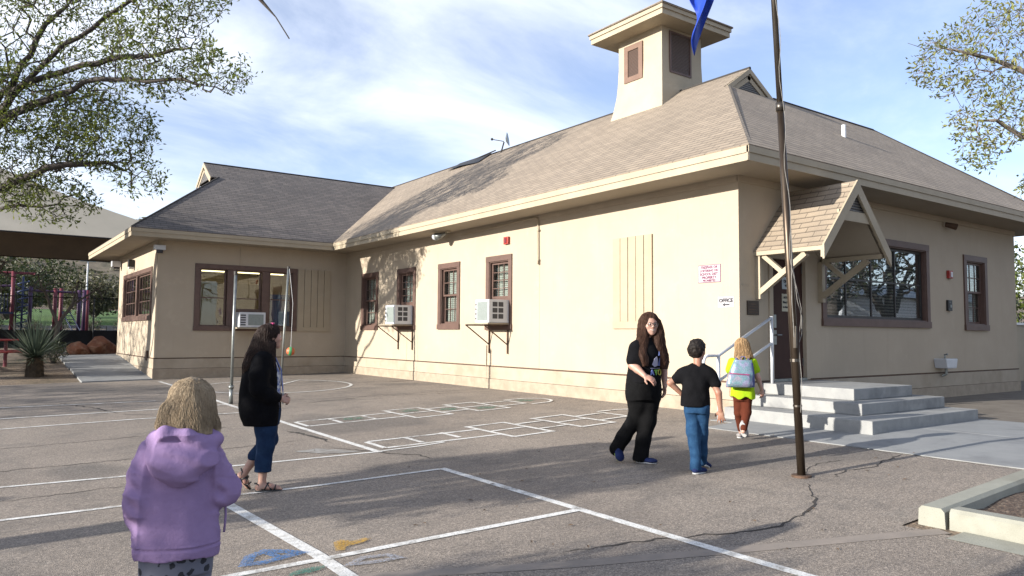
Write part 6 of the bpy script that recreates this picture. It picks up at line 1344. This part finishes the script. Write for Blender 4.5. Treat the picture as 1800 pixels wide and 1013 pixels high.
# s=172 px/m, x0=465, feet 860 ; faces right
u4=(.12,.99); 
hd,T4,B4=head_prims((.065,.0,1.545),(.97,.12),1.0,.06,1.05)
body=hd+limb([(.03,0,1.46),(.0,0,1.36)],[.055,.062],None,.03)+bl([(.80,.0,0,.16,.13),(.92,.0,0,.165,.13),(1.05,.0,0,.155,.125),(1.18,.0,0,.165,.12),(1.30,-.01,0,.165,.11),(1.37,-.01,0,.11,.08),(1.40,0,0,.07,.07)],u4,.03)
sN=(-.02,-.18,1.31); eN=(-.045,-.24,1.05); wN=(.165,-.17,.93); sF=(-.01,.18,1.31); eF=(.0,.24,1.05); wF=(.18,.10,.93)
body+=limb([sN,eN,wN],[.055,.045,.028],None,.02)+hand(wN,(.85,.25,-.25),(.1,.7,-.4),.92,.75,1,.1)+limb([sF,eF,wF],[.055,.045,.028],None,.02)+hand(wF,(.8,-.35,-.3),(.0,-.7,-.4),.92,.75,-1,.1)
hT=(-.02,.08,.82); kT=(.02,.08,.47); aT=(-.165,.06,.165)     # trailing leg (heel up), far side
hS=(.02,-.08,.82); kS=(.04,-.08,.46); aS=(.01,-.08,.085)     # standing leg, near side
body+=limb([hT,kT,(-.06,.07,.33),aT],[.085,.055,.052,.034],None,.02)+limb([hS,kS,(.02,-.08,.30),aS],[.085,.058,.054,.036],None,.02)
# feet
body+=limb([aT,(-.20,.06,.13)],[.036,.034],None,.02)+limb([(-.205,.06,.145),(-.155,.06,.085),(-.125,.06,.03)],[.032,.034,.026],((0,1,0),1.25),.02)
body+=limb([aS,(-.01,-.08,.04)],[.036,.036],None,.02)+limb([(-.02,-.08,.042),(.09,-.085,.045),(.17,-.09,.032)],[.034,.032,.022],((0,1,0),1.35),.02)
for i in range(5): body+=limb([(.155-.008*i,-.115+.014*i+.0,.028),(.205-.010*i,-.122+.016*i,.022)],[.011-.001*i,.008],None,.006)
P4.part('body',body,M['skinA'],.0075)
face_bits(P4,T4,1.0,False,False)
jk=loft([(.66,.0,0,.20,.165),(.72,-.02,0,.225,.20),(.84,-.03,0,.225,.205),(.98,-.035,0,.215,.20),(1.12,-.025,0,.215,.195),(1.25,-.025,0,.21,.17),(1.33,-.02,0,.18,.13),(1.40,-.01,0,.10,.10),(1.43,-.005,0,.075,.085)],u4,.03,2.2)
jk+=limb([sN,(-.045,-.24,1.17),eN,(.06,-.22,.97),(.135,-.18,.94)],[.09,.088,.080,.066,.048],None,.05)+limb([sF,(-.02,.24,1.17),eF,(.08,.20,.97),(.15,.13,.93)],[.085,.08,.075,.06,.046],None,.05)
def openf(P):  # open front: removes a wedge at the centre front
    return np.maximum(.115-P[...,0],np.abs(P[...,1]+.03)-.055-.03*(1.35-P[...,2]))
jk+=[('s',.01,openf,A3(.05,-.2,.6),A3(.3,.2,1.42))]+subs(limb([(.01,0,1.38),(.03,0,1.5)],[.06,.065]),.008)
P4.part('jacket',jk,M['jacket'],.010,foldnoise(.012,6,43,(1,1,.6)))
M['printshirt']=pm('blue and white patterned blouse',(.62,.64,.68),(.10,.14,.36),22,.8,lo=.48,hi=.55)
P4.part('blouse',loft([(.78,.03,-.01,.15,.125),(.92,.03,-.01,.16,.14),(1.05,.035,-.01,.155,.135),(1.18,.03,-.01,.16,.135),(1.30,.0,0,.14,.12),(1.38,.0,0,.08,.08)],u4,.03)+subs(limb([(.0,0,1.36),(.03,0,1.5)],[.06,.06]),.006),M['printshirt'],.010,foldnoise(.006,9,47))
jn=loft([(.66,.0,0,.175,.165),(.74,-.005,0,.19,.178),(.82,0,0,.185,.175)],u4,.05)+limb([hT,(.035,.08,.62),(.065,.08,.50),(.0,.075,.38),(-.055,.07,.33)],[.12,.108,.092,.080,.076],None,.03)+limb([hS,(.03,-.08,.62),(.035,-.08,.46),(.02,-.08,.30),(.015,-.08,.205)],[.12,.105,.088,.078,.082],None,.03)+cut(lambda P:np.where(P[...,1]>0,.30,.20)-P[...,2])
P4.part('cropped_jeans',jn,M['navy'],.010,foldnoise(.007,9,53,(1,1,.7)))
def sandal(h_,t_,w_):
    u_,s_=shoe(h_,t_,w_,.05,.022); so_=P4.part('sandal',s_,M['black'],.007); h_=A3(*h_);t_=A3(*t_);d=t_-h_;L_=np.linalg.norm(d);d/=L_;sd=np.cross(d,A3(0,0,1));sd/=np.linalg.norm(sd);up=np.cross(sd,d); mb=MB()
    Q=lambda a,b,c: tuple(h_+d*L_*a+sd*b+up*c)
    for (a0,a1,hh_) in ((.25,.62,.075),(.62,.35,.078),(.80,.72,.055)): mb.tube([Q(a0,-w_*.95,.02),Q((a0*.7+a1*.3),-w_*.8,hh_*.8),Q((a0+a1)/2,0,hh_+.006),Q((a0*.3+a1*.7),w_*.8,hh_*.8),Q(a1,w_*.95,.02)],.008,6)
    mb.tube([Q(.3,-w_*.9,.02),Q(.12,-w_*.75,.075),Q(-.02,0,.085),Q(.12,w_*.75,.075),Q(.3,w_*.9,.02)],.007,6); P4.mesh('strap',mb,M['black'],so_,smooth=True)
sandal((-.255,.06,.155),(-.105,.06,-.005),.042); sandal((-.055,-.075,0),(.205,-.10,0),.045)
hr=ell(T4(0,-.03,.045),(.095,.108,.098),B4,.02)+loft([(1.13,-.11,-.02,.075,.075),(1.16,-.115,-.02,.11,.085),(1.26,-.105,-.02,.15,.10),(1.38,-.06,-.01,.13,.115),(1.48,-.02,0,.105,.115),(1.58,.0,0,.09,.10),(1.64,.02,0,.07,.06)],u4,.03)+loft([(1.20,.075,-.13,.035,.03),(1.30,.065,-.125,.045,.04),(1.40,.055,-.10,.045,.05),(1.50,.05,-.085,.035,.055)],u4,.02)+subs(ell(T4(0,.098,-.03),(.085,.062,.105),B4),.012)
P4.hair('hair',hr,M['hairdark'],.0085,hairdisp((-.03,0),.004),420,lambda z:(-.08+.10*max(0,min(1,(z-1.2)/.4)),-.02),(1.15,1.655),3,.0028)
mb=MB(); mb.tube([tuple(T4(.04*math.cos(a)*1.6,-.01+.02*math.sin(a),.140+.004*math.sin(a))) for a in [math.pi*i/8 for i in range(9)]],.010,6); P4.mesh('hair_clip',mb,M['pinkzip'],smooth=True)
mb=MB(); mb.tube([(.10,-.055,1.36),(.165,-.06,1.22),(.185,-.05,1.05),(.19,-.04,.99)],.006,5); mb.tube([(.10,.03,1.36),(.165,.0,1.22),(.185,-.03,1.05),(.19,-.04,.99)],.006,5); P4.mesh('lanyard',mb,M['bluetie'])
mb=MB(); mb.box(.186,.196,-.085,.0,.87,.985); P4.mesh('name_badge',mb,M['signblue'])
# ---------------------------------------------------------------- 5: person in the lilac hoodie, back to the camera
P5=Person('person with blond hair in lilac hooded sweatshirt and patterned leggings, seen from behind',.915,4.14)
u5=(.985,-.17)
hd,T5,B5=head_prims((.055,.05,1.285),(.62,.78),.93,.18)
body=hd+limb([(.04,.02,1.20),(.03,0,1.13)],[.05,.056],None,.02)+bl([(.55,.0,0,.16,.13),(.68,.0,0,.155,.125),(.80,.0,0,.15,.12),(.95,0,0,.165,.125),(1.06,.005,0,.165,.11),(1.13,.01,0,.12,.08),(1.16,.02,0,.07,.06)],u5,.03)
sL=(-.14,0,1.05); eL=(-.175,-.02,.83); wL=(-.13,.14,.72); sR=(.15,0,1.05); eR=(.215,.0,.83); wR=(.12,.20,.80)
body+=limb([sL,eL,wL],[.05,.042,.028],None,.02)+hand(wL,(.7,.6,0),(.3,-.5,.3),.9,.6,1)+limb([sR,eR,wR],[.05,.042,.028],None,.02)+hand(wR,(-.6,.7,.1),(-.4,-.5,0),.9,.6,-1)
body+=limb([(-.08,0,.60),(-.085,.01,.34),(-.085,.03,.06)],[.085,.058,.038],None,.03)+limb([(.09,0,.60),(.095,.0,.34),(.095,.01,.06)],[.085,.058,.038],None,.03)+limb([(-.085,-.02,.04),(-.09,.13,.03)],[.036,.028],None,.02)+limb([(.095,-.04,.04),(.12,.11,.03)],[.036,.028],None,.02)
P5.part('body',body,M['skinC'],.008)
hood=loft([(.535,.005,.0,.190,.155),(.56,.005,.0,.200,.165),(.66,.002,0,.192,.160),(.80,-.002,0,.178,.150),(.93,.0,0,.168,.143),(1.02,.003,0,.165,.135),(1.075,.005,0,.168,.122),(1.125,.01,0,.125,.095),(1.165,.015,0,.075,.075)],u5,.03,2.35)
hood+=limb([(-.115,.0,1.06),(-.155,-.01,.94),(-.172,-.02,.82),(-.16,.06,.745),(-.13,.13,.72)],[.062,.060,.060,.054,.048],None,.07)
hood+=limb([(.125,.0,1.06),(.165,.0,.95),(.215,.0,.845),(.18,.10,.80),(.13,.18,.80)],[.062,.062,.066,.060,.048],None,.07)
hood+=cut(lambda P:.548+.006*np.sin(P[...,0]*30)-P[...,2])+subs(limb([(.03,0,1.13),(.04,.02,1.25)],[.062,.062]),.01)
def hdisp(P):
    z=P[...,2]; n_=vnoise(P*np.array([1,1,.35]),9,61); v=.009*vnoise(P*np.array([1.4,1.4,.45]),7,62)+.005*n_
    r1=1-np.abs(vnoise(P*np.array([1.3,1.3,.32]),6.5,71))*2.2; r2=1-np.abs(vnoise(P*np.array([.8,.8,1.5])+z[...,None]*.3,10,72))*2.4
    v=v-.007*np.clip(r1,0,1)**3-.006*np.clip(r2,0,1)**3*np.clip((np.abs(P[...,0]-.005)-.12)/.06,0,1)
    v=v+.006*np.exp(-((z-.60)/.005)**2)-.004*np.exp(-((z-.608)/.003)**2)
    v=v-.010*np.exp(-((np.abs(P[...,0])-.20)/.03)**2)*np.sin(z*70+P[...,0]*40)*np.exp(-((z-.84)/.10)**2)   # elbow creases
    return v
P5.part('hoodie',hood,M['lilac'],.0068,hdisp)
# the hood, hanging down the back: a soft pointed bag with a rolled edge
hb=loft([(.895,.0,-.150,.025,.020),(.92,.0,-.158,.065,.035),(.97,.005,-.160,.120,.048),(1.02,.008,-.150,.160,.062),(1.07,.010,-.120,.175,.080),(1.12,.012,-.075,.160,.090),(1.165,.018,-.03,.125,.085)],u5,.02,2.1)
hb+=limb([(-.13,-.05,1.13),(-.07,-.13,1.165),(.03,-.155,1.150),(.10,-.145,1.105),(.165,-.09,1.11),(.13,.05,1.14)],[.026,.030,.030,.028,.028,.024],None,.03)
hb+=limb([(-.12,.02,1.13),(-.06,.09,1.15)],[.03,.03],None,.03)
P5.part('hood',hb,M['lilac'],.007,lambda P:-.007*np.clip(1-np.abs(vnoise(P*np.array([.7,1,1.5]),9,81))*2.3,0,1)**3+.008*vnoise(P*np.array([1,1,1.6]),11,66)+.007*np.sin((P[...,0]*.35+P[...,2])*75)*np.exp(-((P[...,2]-1.06)/.05)**2)*np.exp(-((P[...,0]+.01)/.11)**2))
mb=MB(); mb.tube([(.225,-.02,.80),(.228,-.04,.72),(.222,-.05,.64)],.006,5); P5.mesh('pocket_seam',mb,M['lilac'],smooth=True)
mlg,nt,N_,L_,B_=mnew('grey leggings with dark print'); v=tc(nt,'Object',(1,1,1)); vo=N_.new('ShaderNodeTexVoronoi'); vo.inputs['Scale'].default_value=17; vo.inputs['Randomness'].default_value=.55; nz=N_.new('ShaderNodeTexNoise'); nz.inputs['Scale'].default_value=30; L_.new(v,nz.inputs['Vector']); vm=N_.new('ShaderNodeVectorMath'); vm.operation='MULTIPLY_ADD'; L_.new(nz.outputs['Color'],vm.inputs[0]); vm.inputs[1].default_value=(.035,.035,.035); L_.new(v,vm.inputs[2]); L_.new(vm.outputs[0],vo.inputs['Vector'])
L_.new(ramp(nt,vo.outputs['Distance'],[(.30,(.025,.028,.04)),(.34,(.17,.18,.24))]),B_.inputs['Base Color']); B_.inputs['Roughness'].default_value=.9; M['legpr']=mlg
lg=loft([(.45,0,0,.17,.115),(.55,0,0,.17,.13),(.63,0,0,.165,.13)],u5,.05)+limb([(-.08,0,.56),(-.085,.01,.34),(-.085,.03,.09)],[.092,.070,.050],None,.01)+limb([(.09,0,.56),(.095,0,.34),(.095,.01,.09)],[.092,.070,.050],None,.01)+cut(lambda P:np.where(P[...,2]>.44,-1,np.where(np.abs(P[...,0]-.004)<.012,.01,-.01)))
P5.part('leggings',lg,M['legpr'],.009)
for h_,t_ in (((-.085,-.055,0),(-.095,.16,0)),((.095,-.075,0),(.125,.14,0))):
    u_,s_=shoe(h_,t_,.044,.055); uu=P5.part('shoe',u_,M['greyshoe'],.009); P5.part('sole',s_,M['white2'],.008,parent=uu)
hr=ell(T5(0,-.018,.045),(.097,.112,.098),B5,.02)+loft([(1.15,.045,-.10,.100,.045),(1.18,.048,-.08,.106,.065),(1.23,.05,-.04,.104,.09),(1.30,.052,.0,.100,.10),(1.36,.055,.03,.085,.08)],u5,.03)+limb([(.12,.0,1.27),(.155,-.02,1.19),(.185,-.05,1.12)],[.035,.026,.014],None,.03)+limb([(-.05,-.03,1.27),(-.085,-.06,1.19)],[.045,.03],None,.03)+subs(ell(T5(0,.105,-.035),(.062,.07,.10),B5),.015)
P5.hair('hair',hr,M['hairblond'],.007,hairdisp((.05,.02),.003),1900,lambda z:(.052,-.01),(1.145,1.40),4,.0015)
# ================================================================ LIGHT AND SKY
SA=rad(8.0); SE=rad(15.5)   # sun low in the west, behind the left wing
to_sun=Vector((-math.cos(SA)*math.cos(SE),math.sin(SA)*math.cos(SE),math.sin(SE)))
sl=bpy.data.lights.new('sun','SUN'); sl.energy=5.0; sl.angle=rad(.55); sl.color=(1,.935,.83)
so_=bpy.data.objects.new('sun',sl); COL.objects.link(so_); so_.rotation_euler=to_sun.to_track_quat('Z','Y').to_euler(); so_.location=(-20,5,20)
w=bpy.data.worlds.new('World'); scene.world=w; w.use_nodes=True; nt=w.node_tree; N=nt.nodes; L=nt.links; bg=N['Background']
sk=N.new('ShaderNodeTexSky'); sk.sky_type='NISHITA'; sk.sun_disc=False; sk.sun_elevation=SE; sk.sun_rotation=math.atan2(to_sun.x,to_sun.y); sk.altitude=900; sk.air_density=1.0; sk.dust_density=.6; sk.ozone_density=1.6
c=N.new('ShaderNodeTexCoord'); sx=N.new('ShaderNodeSeparateXYZ'); L.new(c.outputs['Generated'],sx.inputs[0])
def mth(op,a,b,clampit=False):
    m=N.new('ShaderNodeMath'); m.operation=op; m.use_clamp=clampit
    for i,v in enumerate((a,b)):
        if v is None: continue
        if isinstance(v,(int,float)): m.inputs[i].default_value=v
        else: L.new(v,m.inputs[i])
    return m.outputs[0]
zz=mth('ADD',mth('MAXIMUM',sx.outputs['Z'],0.0),.16)
cb=N.new('ShaderNodeCombineXYZ'); L.new(mth('DIVIDE',sx.outputs['X'],zz),cb.inputs[0]); L.new(mth('DIVIDE',sx.outputs['Y'],zz),cb.inputs[1])
mp=N.new('ShaderNodeMapping'); L.new(cb.outputs[0],mp.inputs['Vector']); mp.inputs['Rotation'].default_value=(0,0,rad(-25)); mp.inputs['Scale'].default_value=(.7,1.0,1); mp.inputs['Location'].default_value=CLOC
def wn(scale,det,rough,dist=0):
    n=N.new('ShaderNodeTexNoise'); n.inputs['Scale'].default_value=scale; n.inputs['Detail'].default_value=det; n.inputs['Roughness'].default_value=rough; n.inputs['Distortion'].default_value=dist; L.new(mp.outputs[0],n.inputs['Vector']); return n.outputs['Fac']
n1=wn(.5,6,.5,.6); n2=wn(1.7,7,.6,.4)
# broad bank of thin cloud towards the left, clearing to the right
side=N.new('ShaderNodeVectorMath'); side.operation='DOT_PRODUCT'; L.new(c.outputs['Generated'],side.inputs[0]); side.inputs[1].default_value=(-.81,.585,.25)
f=mth('ADD',mth('MULTIPLY',n1,.62),mth('MULTIPLY',n2,.38)); f=mth('ADD',f,mth('MULTIPLY',side.outputs['Value'],.09))
r=N.new('ShaderNodeValToRGB'); r.color_ramp.interpolation='EASE'; e=r.color_ramp.elements; e[0].position=.38; e[0].color=(.10,.10,.10,1); e[1].position=.66; e[1].color=(.84,.84,.84,1); L.new(f,r.inputs[0])
hz=mth('SUBTRACT',1.0,mth('MULTIPLY',mth('MAXIMUM',sx.outputs['Z'],0.0),5.0),True); hz=mth('MULTIPLY',hz,.30)
cf=mth('ADD',r.outputs['Color'],mth('MULTIPLY',hz,mth('SUBTRACT',1.0,r.outputs['Color'])),True)
m1=N.new('ShaderNodeMix'); m1.data_type='RGBA'; m1.blend_type='MULTIPLY'; m1.inputs[0].default_value=1; L.new(sk.outputs[0],m1.inputs[6]); m1.inputs[7].default_value=(SKYT[0],SKYT[1],SKYT[2],1)
mx=N.new('ShaderNodeMix'); mx.data_type='RGBA'; L.new(cf,mx.inputs[0]); L.new(m1.outputs[2],mx.inputs[6]); mx.inputs[7].default_value=(CLC[0],CLC[1],CLC[2],1)
L.new(mx.outputs[2],bg.inputs[0]); bg.inputs[1].default_value=SKYS
vs_=scene.view_settings; vs_.view_transform='Standard'; vs_.look='None'; vs_.gamma=1; vs_.use_curve_mapping=False; vs_.exposure=EXPO
scene.render.resolution_x=1024; scene.render.resolution_y=576; scene.cycles.max_bounces=8; scene.cycles.transparent_max_bounces=24

# one exposure-wide calibration of all paint and soil reflectances
for m in bpy.data.materials:
    nt=m.node_tree; B=nt.nodes.get('Principled BSDF')
    if not B: continue
    i=B.inputs['Base Color']
    if i.is_linked:
        src=i.links[0].from_socket; x=nt.nodes.new('ShaderNodeMix'); x.data_type='RGBA'; x.blend_type='MULTIPLY'; x.inputs[0].default_value=1; x.inputs[7].default_value=(KALB,KALB,KALB,1)
        nt.links.new(src,x.inputs[6]); nt.links.new(x.outputs[2],i)
    else: c_=i.default_value; i.default_value=(c_[0]*KALB,c_[1]*KALB,c_[2]*KALB,1)
